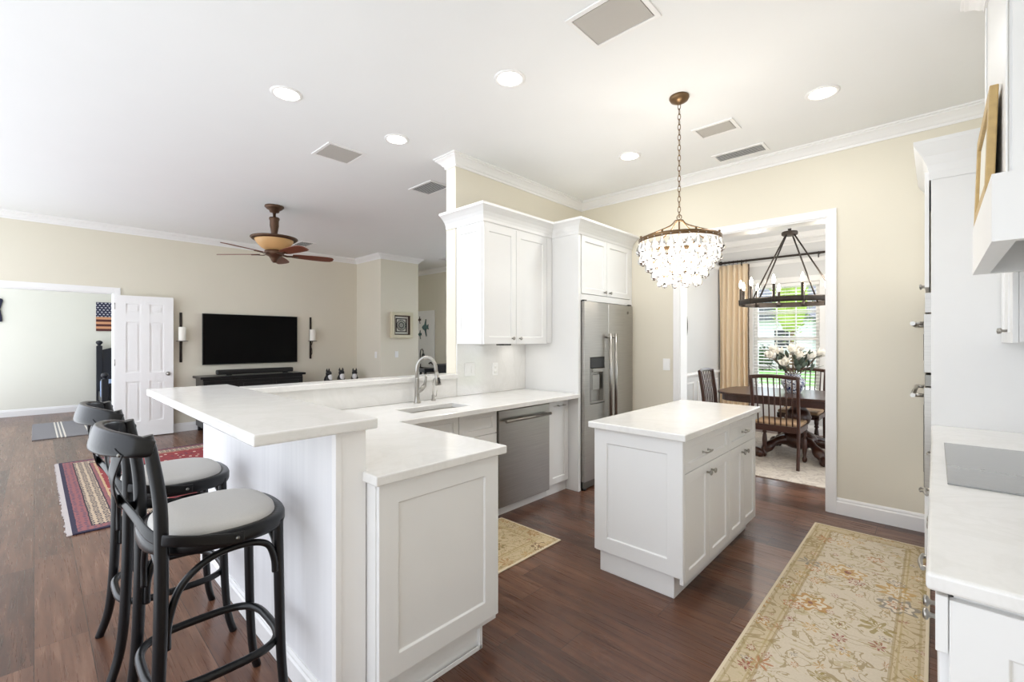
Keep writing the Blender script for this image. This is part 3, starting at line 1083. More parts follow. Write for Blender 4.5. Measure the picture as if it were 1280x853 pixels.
lv.tube([(fx, fy, 1.0), (fx + 0.01, fy + 0.035, 1.02), (fx + 0.018, fy + 0.06, 1.05)], [0.019, 0.018, 0.016], 12)
lv.tube([(fx + 0.017, fy + 0.058, 1.045), (fx + 0.02, fy + 0.066, 1.09), (fx + 0.02, fy + 0.07, 1.14)], [0.014, 0.011, 0.009], 10)
lv.build('lever', M['nickel'], tp)
sx, sy = -3.0, 2.245
sd = thing('soap_dispenser', 'slim brushed nickel dispenser beside the tall tap', 'soap dispenser', (sx, sy, 0.914))
MB().lathe([(0.021, 0), (0.021, 0.006), (0.013, 0.012), (0.0125, 0.045), (0.0065, 0.05), (0.006, 0.15)], (sx, sy, 0.914), 16).build('body', M['nickel'], sd)
MB().tube([(sx, sy, 1.055), (sx + .004, sy + .002, 1.09), (sx + 0.03, sy + 0.02, 1.10), (sx + 0.055, sy + 0.035, 1.085)], 0.006, 10).build('spout', M['nickel'], sd)
MB().tube([(sx, sy, 0.945), (sx + 0.012, sy + 0.022, 0.95), (sx + 0.014, sy + 0.028, 1.0)], 0.0045, 8).build('lever', M['nickel'], sd)

# ------------------------------------------------------------------ base cabinets of the sink run
XF = -2.52


def base_cab(name, label, y0, y1, kick=True):
    t = thing(name, label, 'cabinet', (-2.8, (y0 + y1) / 2, 0))
    MB().box(-3.06, XF - 0.0205, y0, y1, 0.1, 0.8755).build('body', M['paint'], t)
    MB().box(-3.06, XF - 0.035, y0, y1, 0, 0.1).build('toe_kick', M['paint'], t)
    return t


c1 = thing('sink_cabinet', 'white cabinet below the sink with false drawer front', 'cabinet', (-2.8, 1.82, 0))
MB().box(-3.06, XF - 0.0205, 1.53, 2.115, 0.1, 0.66).build('body', M['paint'], c1)
MB().box(XF - 0.025, XF - 0.0205, 1.53, 2.115, 0.66, 0.8755).build('rail', M['paint'], c1)
MB().box(-3.06, XF - 0.035, 1.53, 2.115, 0, 0.1).build('toe_kick', M['paint'], c1)
front(c1, 'drawer_front', '+x', XF, 1.56, 2.112, 0.70, 0.862, 0.045)
front(c1, 'door', '+x', XF, 1.56, 2.112, 0.105, 0.695)
c2 = thing('drawer_cabinet', 'white drawer cabinet between the sink and the dishwasher', 'cabinet', (-2.8, 2.3, 0))
MB().box(-3.06, XF - 0.0205, 2.318, 2.505, 0.1, 0.8755).box(XF - 0.025, XF - 0.0205, 2.12, 2.318, 0.1, 0.8755).build('body', M['paint'], c2)
MB().box(-3.06, XF - 0.035, 2.12, 2.505, 0, 0.1).build('toe_kick', M['paint'], c2)
front(c2, 'drawer', '+x', XF, 2.118, 2.502, 0.683, 0.862, 0.045)
front(c2, 'door', '+x', XF, 2.118, 2.502, 0.105, 0.678)
dw = thing('dishwasher', 'stainless steel dishwasher under the white worktop', 'dishwasher', (-2.8, 2.83, 0))
MB().box(-3.05, XF - 0.02, 2.515, 3.155, 0.1, 0.872).build('tub', M['rubber'], dw)
MB().box(XF - 0.0195, XF + 0.012, 2.517, 3.153, 0.075, 0.846).build('door', M['steel'], dw, 0.004)
h = MB()
h.tube([(XF + 0.05, 2.56, 0.765), (XF + 0.05, 3.125, 0.765)], 0.014, 12)
for y_ in (2.59, 3.08):
    h.cyl((XF + 0.012, y_, 0.765), 0.009, 0.036, 10, 'x')
h.build('handle', M['nickel'], dw)
MB().box(-3.0, XF - 0.035, 2.515, 3.155, 0.0, 0.072).build('toe_kick', M['paint'], dw)
c3 = base_cab('pull_out_cabinet', 'narrow white cabinet with bar pull beside the dishwasher', 3.162, 3.458)
front(c3, 'door', '+x', XF, 3.166, 3.45, 0.1, 0.862, 0.055, pull=(3.33, 0.81))

# peninsula cabinet, its end panel facing the island
pc = thing('peninsula_cabinet', 'white cabinet closing the end of the low peninsula worktop', 'cabinet', (-2.0, 1.2, 0))
MB().box(-3.0, -1.508, 0.866, 1.49, 0.1, 0.8755).build('body', M['paint'], pc)
MB().box(-2.9, -1.525, 0.866, 1.405, 0.0, 0.1).build('toe_kick', M['paint'], pc, 0.002)
front(pc, 'end_panel', '+x', -1.487, 0.868, 1.487, 0.132, 0.873, 0.083)
mb = MB()
mb.box(-1.512, -1.507, 0.872, 1.40, 0.0, 0.02)
mb.box(-1.525, -1.507, 1.388, 1.405, 0.0, 0.132)
mb.build('base_trim', M['paint'], pc, 0.002)

# upper cabinets
XU = -2.72
uc = thing('upper_cabinet', 'tall white two door wall cabinet left of the refrigerator', 'cabinet', (-2.9, 2.97, 1.38))
MB().box(XS + 0.013, XU - 0.0205, 2.566, 3.455, 1.385, 2.44).build('body', M['paint'], uc)
MB().box(XU - 0.0205, XU, 3.385, 3.455, 1.385, 2.44).build('filler_strip', M['paint'], uc)
front(uc, 'door', '+x', XU, 2.553, 2.944, 1.377, 2.385, 0.06, knob=(2.893, 1.425))
front(uc, 'door', '+x', XU, 2.948, 3.380, 1.377, 2.385, 0.06, knob=(2.989, 1.425))
front(uc, 'end_panel', '-y', 2.546, XS + 0.012, XU - 0.021, 1.377, 2.385, 0.055)
MB().box(XS + 0.012, XU - 0.002, 2.548, 3.455, 2.3855, 2.44).build('top_rail', M['paint'], uc)


def ccrown(z, d=0.125, p=0.085):
    k = d - 0.02
    return [(0, z - d), (0.007, z - d), (0.009, z - d + 0.22 * k), (0.018, z - d + 0.42 * k), (0.036, z - d + 0.66 * k), (0.06, z - d + 0.86 * k), (p, z - 0.02), (p, z), (0, z)]


struct('trim_10', MB().sweep([(-3.205, 2.546), (XU - 0.001, 2.546), (XU - 0.001, 3.461), (-2.411, 3.461), (-2.411, 4.474)], ccrown(2.53, 0.13)), M['paint'])
MB().box(-2.95, -2.85, 2.92, 3.02, 1.362, 1.3845).build('puck_light', M['black'], uc, 0.004)
light_in(uc, 'under_cabinet_light', 'AREA', UNDERCAB_W, (-2.9, 3.2, 1.37), (1, 0.97, 0.92), 0.2)

# refrigerator enclosure
XP = -2.412
fe = thing('refrigerator_enclosure', 'white cabinet surround with two doors above the refrigerator', 'cabinet', (-2.75, 3.98, 0))
MB().box(XS, XP, 3.462, 3.50, 0, 2.46).build('side_panel', M['paint'], fe, 0.002)
MB().box(XS, XP, 4.43, 4.474, 0, 2.46).build('side_panel', M['paint'], fe, 0.002)
MB().box(XS, XP - 0.0205, 3.5005, 4.4295, 1.80, 2.44).build('body', M['paint'], fe)
MB().box(XP - 0.02, XP, 3.5005, 4.4295, 1.785, 1.845).build('bottom_rail', M['paint'], fe)
MB().box(XP - 0.02, XP, 3.5005, 4.4295, 2.405, 2.46).build('top_rail', M['paint'], fe)
front(fe, 'door', '+x', XP + 0.004, 3.512, 3.952, 1.85, 2.40, 0.055, knob=(3.905, 1.885))
front(fe, 'door', '+x', XP + 0.004, 3.956, 4.42, 1.85, 2.40, 0.055, knob=(4.002, 1.885))
MB().box(XS, XP, 3.462, 4.474, 2.4605, 2.48).build('top_panel', M['paint'], fe)

fr = thing('refrigerator', 'stainless side by side refrigerator with ice and water dispenser', 'refrigerator', (-2.7, 3.96, 0))
XD = -2.375
MB().box(-3.05, XD - 0.065, 3.51, 4.42, 0.03, 1.775).build('case', M['rubber'], fr)
dl = MB()
ydiv = 3.925
dl.grid([XD - 0.06, XD], [3.508, 3.60, 3.853, ydiv - 0.003], lambda i, j: True, 0.085, 0.80)
dl.grid([XD - 0.06, XD], [3.508, 3.60, 3.853, ydiv - 0.003], lambda i, j: True, 1.25, 1.775)
dl.box(XD - 0.06, XD, 3.508, 3.60, 0.80, 1.25)
dl.box(XD - 0.06, XD, 3.853, ydiv - 0.003, 0.80, 1.25)
dl.box(XD - 0.06, XD - 0.045, 3.60, 3.853, 0.80, 1.25)
dleft = dl.build('freezer_door', M['steel'], fr)
MB().box(XD - 0.06, XD, ydiv + 0.003, 4.422, 0.085, 1.775).build('refrigerator_door', M['steel'], fr, 0.006, 3)
MB().box(XD - 0.044, XD + 0.002, 3.604, 3.849, 1.145, 1.245).build('control_panel', M['black'], dleft, 0.003)
mb = MB()
mb.box(XD - 0.044, XD + 0.004, 3.604, 3.625, 0.805, 1.14).box(XD - 0.044, XD + 0.004, 3.828, 3.849, 0.805, 1.14)
mb.box(XD - 0.044, XD + 0.004, 3.625, 3.828, 0.805, 0.825).box(XD - 0.044, XD + 0.018, 3.625, 3.828, 1.105, 1.14)
mb.build('dispenser_frame', M['nickel'], dleft, 0.003)
MB().box(XD - 0.040, XD - 0.015, 3.66, 3.79, 0.93, 1.08).build('dispenser_paddle', M['steel'], dleft, 0.004)
for y_, nm in ((ydiv - 0.042, dleft), (ydiv + 0.055, fr.children[-1])):
    h = MB()
    h.tube([(XD + 0.055, y_, 0.60), (XD + 0.055, y_, 1.475)], 0.015, 14)
    for z_ in (0.63, 1.44):
        h.tube([(XD, y_, z_), (XD + 0.055, y_, z_)], 0.012, 10)
    h.build('handle', M['nickel'], nm)
MB().cyl((XD, 4.315, 1.70), 0.016, 0.004, 20, 'x').build('badge', M['dark_nickel'], fr)
mb = MB().box(XD - 0.05, XD - 0.012, 3.515, 4.415, 0.02, 0.078)
mb.build('base_grille', M['dark_nickel'], fr)
for y_ in (3.54, 4.39):
    MB().lathe([(0.022, 0), (0.022, 0.02), (0.012, 0.025), (0.012, 0.05)], (XD - 0.03, y_, 0), 12).build('foot', M['black'], fr)
    MB().box(XD - 0.08, XD - 0.01, y_ - 0.02, y_ + 0.02, 1.776, 1.79).build('hinge_cover', M['black'], fr)


# switch plates and outlets
def plate(name, label, cat, face, pos, a, z, w=0.075, h=0.12, n=1, loc=None, rock=True):
    p = {'+x': (pos, a, z), '-y': (a, pos, z)}[face]
    t = thing(name, label, cat, p)
    mb = MB()
    mb.M = facing(face, pos, a - w / 2, a + w / 2, z - h / 2)
    mb.box(0, w, -0.006, 0, 0, h)
    mb.build('cover_plate', M['plate'], t, 0.002)
    for i in range(n):
        q = MB()
        q.M = facing(face, pos, a - w / 2, a + w / 2, z - h / 2)
        cx_ = w * (i + 0.5) / n
        if rock:
            q.box(cx_ - 0.016, cx_ + 0.016, -0.010, -0.006, h / 2 - 0.033, h / 2 + 0.033)
            q.build('rocker', M['plate'], t, 0.0015)
        else:
            for zz in (-0.024, 0.024):
                q.lathe([(0.017, 0.006), (0.016, 0.009), (0, 0.009)], (cx_, 0, h / 2 + zz), 14, True, '-y')
            q.build('socket', M['plate'], t)
    return t


plate('light_switch', 'wide white switch plate on the backsplash by the sink', 'switch', '+x', XS + 0.012, 2.70, 1.145, 0.12, 0.12, 2)
plate('power_outlet', 'white power outlet on the backsplash under the wall cabinet', 'outlet', '+x', XS + 0.012, 3.02, 1.135, 0.075, 0.12, 1, None, False)
plate('light_switch', 'white light switch on the beige wall left of the dining opening', 'switch', '-y', YB, -2.02, 1.16)
plate('light_switch', 'white light switch under the framed medallion', 'switch', '+x', -7.58, 4.80, 1.14)
plate('light_switch', 'white light switch round the corner from the television wall', 'switch', '-y', 4.46, -7.75, 1.135)

# ------------------------------------------------------------------ island
isl = thing('kitchen_island', 'white kitchen island cabinet with two drawers and four doors', 'island', (-1.25, 3.03, 0))
XI, Y0, Y1 = -0.975, 2.36, 3.69
MB().box(-1.525, XI - 0.0205, Y0 + 0.0205, Y1, 0.12, 0.8755).build('body', M['paint'], isl)
MB().box(-1.50, -1.035, 2.386, Y1 - 0.03, 0, 0.12).build('toe_kick', M['paint'], isl, 0.002)
front(isl, 'end_panel', '-y', Y0, -1.525, XI - 0.003, 0.132, 0.873, 0.085)
ym = 3.095
ya, yb_ = 2.475, 3.68
MB().box(XI - 0.02, XI, Y0 + 0.004, 2.384, 0.10, 0.873).build('corner_post', M['paint'], isl, 0.002)
ya = 2.388
front(isl, 'drawer', '+x', XI, ya, ym - 0.002, 0.69, 0.868, 0.045, pull=(2.68, 0.765))
front(isl, 'drawer', '+x', XI, ym + 0.002, yb_, 0.69, 0.868, 0.045, pull=(3.40, 0.775))
q1 = (ya + ym) / 2
q2 = (ym + yb_) / 2
front(isl, 'door', '+x', XI, ya, q1 - 0.0015, 0.10, 0.686, 0.055, knob=(q1 - 0.035, 0.635))
front(isl, 'door', '+x', XI, q1 + 0.0015, ym - 0.002, 0.10, 0.686, 0.055, knob=(q1 + 0.035, 0.635))
front(isl, 'door', '+x', XI, ym + 0.002, q2 - 0.0015, 0.10, 0.686, 0.055, knob=(q2 - 0.035, 0.635))
front(isl, 'door', '+x', XI, q2 + 0.0015, yb_, 0.10, 0.686, 0.055, knob=(q2 + 0.035, 0.635))
one('island_worktop', MB().box(-1.545, -0.945, 2.318, 3.71, 0.876, 0.914), M['quartz'], 'white quartz top lying on the kitchen island', 'worktop', (-1.24, 3.0, 0.876), None, 0.006, 3)

# ------------------------------------------------------------------ cooktop run
one('cooktop_worktop', MB().box(-0.015, XR, 1.302, 3.598, 0.876, 0.914), M['quartz'], 'white quartz worktop along the wall carrying the grey cooktop', 'worktop', (0.3, 2.4, 0.876), None, 0.008, 3)
ck = thing('cooktop', 'grey glass cooktop set in the worktop under the hood', 'cooktop', (0.3, 2.56, 0.914))
MB().box(0.03, 0.56, 2.14, 2.97, 0.9142, 0.921).build('glass', M['glass_black'], ck, 0.002)


def right_base(name, label, y0, y1, drawers=True, two=True):
    t = thing(name, label, 'cabinet', (0.3, (y0 + y1) / 2, 0), 'base cabinets under the cooktop worktop')
    MB().box(0.028, XR - 0.003, y0, y1, 0.1, 0.8755).build('body', M['paint'], t)
    MB().box(0.07, XR - 0.003, y0, y1, 0, 0.1).build('toe_kick', M['paint'], t)
    front(t, 'drawer', '-x', 0.0, y0 - (0.017 if y0 < 1.4 else -0.004), y1 - 0.002, 0.745, 0.865, 0.035, pull=((y0 + y1) / 2, 0.81))
    ymid = (y0 + y1) / 2
    if two:
        front(t, 'door', '-x', 0.006, y0 + 0.012, ymid - 0.0015, 0.105, 0.738, 0.055, knob=(ymid - 0.04, 0.69))
        front(t, 'door', '-x', 0.006, ymid + 0.0015, y1 - 0.002, 0.105, 0.738, 0.055, knob=(ymid + 0.04, 0.69))
    else:
        front(t, 'door', '-x', 0.006, y0 + 0.012, y1 - 0.002, 0.105, 0.738, 0.055, knob=(y1 - 0.05, 0.69))
    return t


rb = right_base('base_cabinet', 'white base cabinet with shaker side panel at the worktop end', 1.335, 1.95)
front(rb, 'side_panel', '-y', 1.314, 0.0215, XR - 0.003, 0.0, 0.862, 0.085)
right_base('base_cabinet', 'white base cabinet directly under the grey cooktop', 1.955, 2.87)
right_base('base_cabinet', 'white base cabinet between the cooktop and the oven tower', 2.875, 3.598, two=False)

# oven tower
ot = thing('oven_tower', 'tall white cabinet tower housing the two steel ovens', 'cabinet', (0.3, 4.0, 0))
YT0, YT1 = 3.6, 4.44
MB().box(-0.018, XR - 0.003, YT0, YT0 + 0.03, 0, 2.46).build('side_panel', M['paint'], ot, 0.002)
MB().box(0.012, XR - 0.003, YT0 + 0.031, YT1, 0.1, 0.52).box(0.012, XR - 0.003, YT0 + 0.031, YT1, 1.70, 2.46).build('body', M['paint'], ot)
MB().box(-0.018, XR - 0.003, YT1, 4.473, 0, 2.46).build('side_panel', M['paint'], ot, 0.002)
MB().box(0.05, XR - 0.003, YT0 + 0.031, YT1, 0, 0.1).build('toe_kick', M['paint'], ot)
ymid = (YT0 + YT1) / 2
front(ot, 'door', '-x', -0.046, YT0 + 0.006, ymid - 0.0015, 1.72, 2.40, 0.055, knob=(ymid - 0.04, 1.76))
front(ot, 'door', '-x', -0.046, ymid + 0.0015, YT1 + 0.02, 1.72, 2.40, 0.055, knob=(ymid + 0.04, 1.76))
front(ot, 'drawer', '-x', -0.046, YT0 + 0.006, YT1 + 0.02, 0.12, 0.50, 0.055, pull=(ymid, 0.42))
MB().sweep([(XR - 0.004, YT0 - 0.001), (-0.019, YT0 - 0.001), (-0.019, 4.473)][::-1], [(o, z) for o, z in ccrown(2.565, 0.22, 0.075)]).build('crown_moulding', M['paint'], ot)
MB().box(-0.018, XR - 0.003, YT0, 4.473, 2.4605, 2.5).build('top_panel', M['paint'], ot)
ov = thing('built_in_oven', 'pair of stainless wall ovens stacked in the white tower', 'oven', (0.2, 4.0, 0.53))
MB().box(0.0, 0.55, YT0 + 0.04, YT1 - 0.005, 0.53, 1.69).build('case', M['rubber'], ov)
for z0, z1, nm in ((0.535, 1.13, 'oven_door'), (1.215, 1.565, 'oven_door')):
    dd = MB().box(-0.05, -0.001, YT0 + 0.012, YT1 + 0.01, z0, z1).build(nm, M['steel'], ov, 0.004)
    MB().box(-0.053, -0.0505, YT0 + 0.12, YT1 - 0.1, z0 + 0.07, z1 - 0.12).build('door_window', M['screen'], dd)
    h = MB()
    h.tube([(-0.10, YT0 + 0.05, z1 - 0.055), (-0.10, YT1 - 0.03, z1 - 0.055)], 0.013, 12)
    for y_ in (YT0 + 0.08, YT1 - 0.06):
        h.tube([(-0.05, y_, z1 - 0.055), (-0.10, y_, z1 - 0.055)], 0.011, 10)
    h.build('handle', M['nickel'], dd)
MB().box(-0.045, -0.001, YT0 + 0.012, YT1 + 0.01, 1.57, 1.69).build('control_panel', M['steel'], ov, 0.003)
MB().box(-0.045, -0.001, YT0 + 0.012, YT1 + 0.01, 1.135, 1.205).build('vent_strip', M['dark_nickel'], ov, 0.003)

# backsplash of the cooktop wall
struct('wall_cooktop_backsplash', MB().box(XR - 0.012, XR, 1.29, 3.598, 0.9155, 1.74), M['quartz'])
# hood
hd = thing('range_hood', 'white mantel range hood with chimney above the cooktop', 'hood', (0.38, 2.58, 1.73))
HX, HY0, HY1 = 0.13, 2.08, 3.08
mb = MB()
mb.box(HX, XR - 0.014, HY0, HY0 + 0.04, 1.72, 1.934).box(HX, XR - 0.014, HY1 - 0.04, HY1, 1.72, 1.934)
mb.box(HX, HX + 0.055, HY0 + 0.04, HY1 - 0.04, 1.72, 1.934)
mb.box(HX + 0.055, XR - 0.014, HY0 + 0.04, HY1 - 0.04, 1.895, 1.934)
mb.build('mantel', M['paint'], hd)
mb = MB()
mb.box(0.175, XR - 0.014, 2.2, 3.05, 1.9345, 2.944)
mb.box(0.169, 0.1745, 2.193, 2.24, 1.9345, 2.944).box(0.169, 0.1745, 3.01, 3.056, 1.9345, 2.944)
mb.box(0.183, 0.22, 2.193, 2.1995, 1.9345, 2.944)
mb.build('chimney', M['paint'], hd, 0.002)
MB().box(HX + 0.07, XR - 0.03, HY0 + 0.05, HY1 - 0.05, 1.86, 1.8945).build('hood_insert', M['steel'], hd, 0.003)
# picture on the hood shelf
gp = thing('framed_picture', 'gold framed picture leaning on the hood shelf', 'picture', (0.15, 2.7, 1.9345))
mb = MB()
mb.M = Matrix.Translation((0.1315, 0, 1.9345)) @ Matrix.Rotation(0.03, 4, 'Y')
for (a, b, c, e) in ((2.38, 2.435, 0.002, 0.40), (2.985, 3.04, 0.002, 0.40), (2.435, 2.985, 0.002, 0.057), (2.435, 2.985, 0.345, 0.40)):
    mb.box(0, 0.024, a, b, c, e)
mb.build('frame', M['gold'], gp, 0.004)
mb = MB()
mb.M = Matrix.Translation((0.1315, 0, 1.9345)) @ Matrix.Rotation(0.03, 4, 'Y')
mb.box(0.012, 0.02, 2.435, 2.985, 0.057, 0.345)
mb.build('print', M['paper'], gp)
# small wall cabinet beyond the hood
sc_ = thing('corner_cabinet', 'small white wall cabinet between hood and oven tower', 'cabinet', (0.45, 3.35, 1.4))
MB().box(0.281, XR - 0.014, 3.10, 3.596, 1.40, 2.335).build('body', M['paint'], sc_)
front(sc_, 'door', '-x', 0.26, 3.102, 3.347, 1.395, 2.335, 0.05, knob=(3.31, 1.455))
front(sc_, 'door', '-x', 0.26, 3.350, 3.594, 1.395, 2.335, 0.05, knob=(3.39, 1.455))

# ------------------------------------------------------------------ rugs
def flatrug(name, label, x0, x1, y0, y1, mat, th=0.009):
    o = MB().box(x0, x1, y0, y1, 0.0005, th).build(name, mat, None, 0.003)
    return tag(o, label, 'rug')


INK = [(176, 130, 66), (150, 132, 78), (140, 56, 52), (186, 150, 92), (132, 126, 120), (172, 112, 70)]
flatrug('runner_rug', 'long cream floral runner beside the cooktop cabinets', -0.675, -0.02, 0.2, 4.12,
        m_floral('cream_floral_wool', -0.675, -0.02, 0.2, 4.12, (214, 203, 184), (206, 190, 160), 0.12, INK))
flatrug('runner_rug', 'small tan floral rug in front of the sink cabinets', -2.50, -1.912, 1.45, 2.535,
        m_floral('tan_floral_wool', -2.5, -1.912, 1.45, 2.535, (212, 194, 160), (206, 188, 154), 0.14, [(140, 92, 60), (122, 106, 62), (150, 78, 58), (160, 120, 74), (110, 84, 60), (176, 142, 92)], 1.5))
rr = thing('area_rug', 'red persian rug with pale fringe behind the bar stools', 'rug', (-5.9, 2.0, 0))
RX0, RX1, RY0, RY1 = -7.25, -4.52, 0.19, 3.9
MB().box(RX0, RX1, RY0, RY1, 0.0005, 0.011).build('pile', m_persian(RX0 + 5.9, RX1 + 5.9, RY0 - 2.0, RY1 - 2.0), rr, 0.003)
mb = MB()
nn = 150
for i in range(nn):
    x_ = RX0 + (RX1 - RX0) * (i + 0.5) / nn
    mb.box(x_ - 0.007, x_ + 0.007, RY0 - 0.026 - 0.014 * random.random(), RY0, 0.0006, 0.008)
mb.build('fringe', M['mat_edge'], rr)
flatrug('door_mat', 'grey mat with cream stripes on the bedroom floor', -10.95, -9.2, -0.02, 0.78, m_stripe_mat(), 0.012)
flatrug('dining_rug', 'faded beige rug under the dining table', -2.6, 0.9, 5.14, 7.6, m_dining_rug(), 0.01)


# ------------------------------------------------------------------ bar stools
def bezier(pts, n=8):
    """smooth Catmull-Rom through the points"""
    P = [Vector(p) for p in pts]
    out = []
    for i in range(len(P) - 1):
        a, b, c, d = P[max(i - 1, 0)], P[i], P[i + 1], P[min(i + 2, len(P) - 1)]
        for k in range(n):
            t = k / n
            out.append(0.5 * ((2 * b) + (c - a) * t + (2 * a - 5 * b + 4 * c - d) * t * t + (3 * b - a - 3 * c + d) * t ** 3))
    out.append(P[-1])
    return [tuple(p) for p in out]


def sellipse(rx, ry, n=48, e=2.6, z=0.0, cy=0.0, taper=0.0):
    pts = []
    for i in range(n):
        a = 2 * PI * i / n
        c, s = math.cos(a), math.sin(a)
        x = rx * math.copysign(abs(c) ** (2 / e), c)
        y = ry * math.copysign(abs(s) ** (2 / e), s)
        pts.append((x * (1 + taper * y / ry), y + cy, z))
    return pts


def make_stool(label):
    t = thing('bar_stool', label, 'bar stool', (0, 0, 0), 'bar stools at the raised bar')
    SZ = 0.72
    # seat ring
    mb = MB()
    o_, i_ = sellipse(.238, .222, 56, 2.5, taper=.05), sellipse(.198, .182, 56, 2.5, taper=.05)
    n = 56
    prof = [(o_, SZ, 0.985), (o_, SZ + 0.01, 1.0), (o_, SZ + 0.036, 1.0), (o_, SZ + 0.046, 0.98), (i_, SZ + 0.046, 1.0), (i_, SZ, 1.0)]
    vs = [(x * k, y * k, z) for pts, z, k in prof for x, y, _ in pts]
    fs = []
    m = len(prof)
    for q in range(m):
        q2 = (q + 1) % m
        for i in range(n):
            j = (i + 1) % n
            fs.append((q * n + i, q * n + j, q2 * n + j, q2 * n + i))
    mb.add(vs, fs, True)
    mb.build('seat_ring', M['black_wood'], t)
    # pad
    mb = MB()
    levels = [(0.90, SZ + 0.012), (0.985, SZ + 0.02), (1.0, SZ + 0.048), (0.985, SZ + 0.062), (0.93, SZ + 0.072), (0.75, SZ + 0.080), (0.4, SZ + 0.084), (0.02, SZ + 0.085)]
    vs, fs = [], []
    for k, z in levels:
        vs += [(x * k, y * k, z) for x, y, _ in sellipse(.205, .189, 48, 2.5, taper=.05)]
    for q in range(len(levels) - 1):
        for i in range(48):
            j = (i + 1) % 48
            fs.append((q * 48 + i, q * 48 + j, q * 48 + 48 + j, q * 48 + 48 + i))
    mb.add(vs, fs, True)
    mb.add(vs[:48], [tuple(range(48))[::-1]])
    mb.add(vs[-48:], [tuple(range(48))])
    tag(mb.build('seat_pad', M['pad'], t), 'grey linen seat pad')
    for sx_ in (-1, 1):
        # front leg
        p = bezier([(sx_ * .170, .164, SZ + 0.02), (sx_ * .172, .168, .5), (sx_ * .174, .174, .25), (sx_ * .180, .186, .09), (sx_ * .190, .206, 0.0)])
        MB().tube(p, [.0185 - .003 * i / len(p) for i in range(len(p))], 12).build('front_leg', M['black_wood'], t)
        # rear leg running up into the back post
        p = bezier([(sx_ * .218, -.245, 0), (sx_ * .205, -.212, .12), (sx_ * .20, -.195, .3), (sx_ * .198, -.187, .55), (sx_ * .20, -.186, .74), (sx_ * .204, -.190, .90), (sx_ * .20, -.208, 1.04), (sx_ * .196, -.222, 1.115)])
        MB().tube(p, [.0165 + .003 * math.sin(PI * i / len(p)) for i in range(len(p))], 12).build('rear_leg', M['black_wood'], t)
    # top rail
    top = bezier([(-.205, -.205, 1.075), (-.188, -.258, 1.088), (-.11, -.305, 1.095), (0, -.322, 1.097), (.11, -.305, 1.095), (.188, -.258, 1.088), (.205, -.205, 1.075)])
    nn_ = len(top)
    MB().tube(top, [0.55 + 0.45 * math.sin(PI * i / (nn_ - 1)) ** .6 for i in range(nn_)], flat=(0.080, 0.030), up=(0, 0.25, 1)).build('top_rail', M['black_wood'], t)
    # crossing straps
    for sx_ in (-1, 1):
        p = bezier([(sx_ * .185, -.275, 1.075), (sx_ * .11, -.285, .985), (sx_ * .02, -.265, .895), (sx_ * -.09, -.238, .845), (sx_ * -.19, -.208, .80), (sx_ * -.238, -.15, .782), (sx_ * -.249, -.02, .750), (sx_ * -.249, .03, .745)])
        if sx_ > 0:     # this strap passes behind the other one
            p = [(a, b - 0.009 * min(1, max(0, (-b - .16) / .08)), c) for a, b, c in p]
        st = MB().tube(p, 1.0, flat=(0.036, 0.0065), radial=True).build('back_strap', M['black_wood'], t)
        bl = MB()
        bl.sphere((sx_ * -.253, .01, .7465), 0.007, 8, 6)
        bl.sphere((sx_ * .185, -.283, 1.065), 0.007, 8, 6)
        bl.build('bolt', M['dark_nickel'], st)
    # foot ring
    MB().tube(sellipse(.198, .198, 48, 3.4, 0.29, -.008), 0.0145, 10, closed=True).build('foot_ring', M['black_wood'], t)
    # bent braces under the seat
    for sx_ in (-1, 1):
        x_ = sx_ * .185
        p = bezier([(x_, -.170, .43), (x_, -.165, .52), (x_, -.13, .62), (x_, -.05, .68), (x_, .05, .692), (x_, .12, .67), (x_, .145, .615), (x_, .150, .56)])
        MB().tube(p, .0115, 10).build('brace', M['black_wood'], t)
    for y_ in (-.180, .165):
        p = bezier([(-.172, y_, .50), (-.165, y_, .59), (-.12, y_, .665), (0, y_, .692), (.12, y_, .665), (.165, y_, .59), (.172, y_, .50)])
        MB().tube(p, .0105, 10).build('brace', M['black_wood'], t)
    return t


st1 = make_stool('black cross back bar stool at the open end of the bar')
st2 = copy_tree(st1)
st2['label'] = 'black cross back bar stool partly hidden behind another stool, towards the red rug'
st1.location = (-1.95, 0.457, 0)
st1.rotation_euler = (0, 0, 0.0)
st2.location = (-2.67, 0.457, 0)
st2.rotation_euler = (0, 0, 0.0)

# ------------------------------------------------------------------ ceiling fixtures
DL = [((-1.931, 2.03), 'recessed ceiling light over the peninsula worktop'),
      ((-3.124, 1.144), 'recessed ceiling light above the bar top'),
      ((-3.179, 2.015), 'recessed ceiling light above the sink ledge'),
      ((-1.968, 3.609), 'recessed ceiling light near the refrigerator, left of the crystal chandelier'),
      ((-0.542, 3.56), 'recessed ceiling light between chandelier and oven tower')]
for (x_, y_), lb in DL:
    t = thing('recessed_light', lb, 'ceiling light', (x_, y_, ZC), 'recessed kitchen lights')
    MB().lathe([(0.097, ZC), (0.097, ZC - 0.004), (0.085, ZC - 0.009), (0.074, ZC - 0.006), (0.074, ZC)], (x_, y_, 0), 32).build('trim_ring', M['trim'], t)
    MB().lathe([(0.0735, ZC - 0.001), (0.0735, ZC - 0.005), (0, ZC - 0.0055)], (x_, y_, 0), 32).build('lens', M['lens'], t)
    light_in(t, 'downlight', 'AREA', DOWNLIGHT_W, (x_, y_, ZC - 0.012), (1, 0.985, 0.965), 0.14)


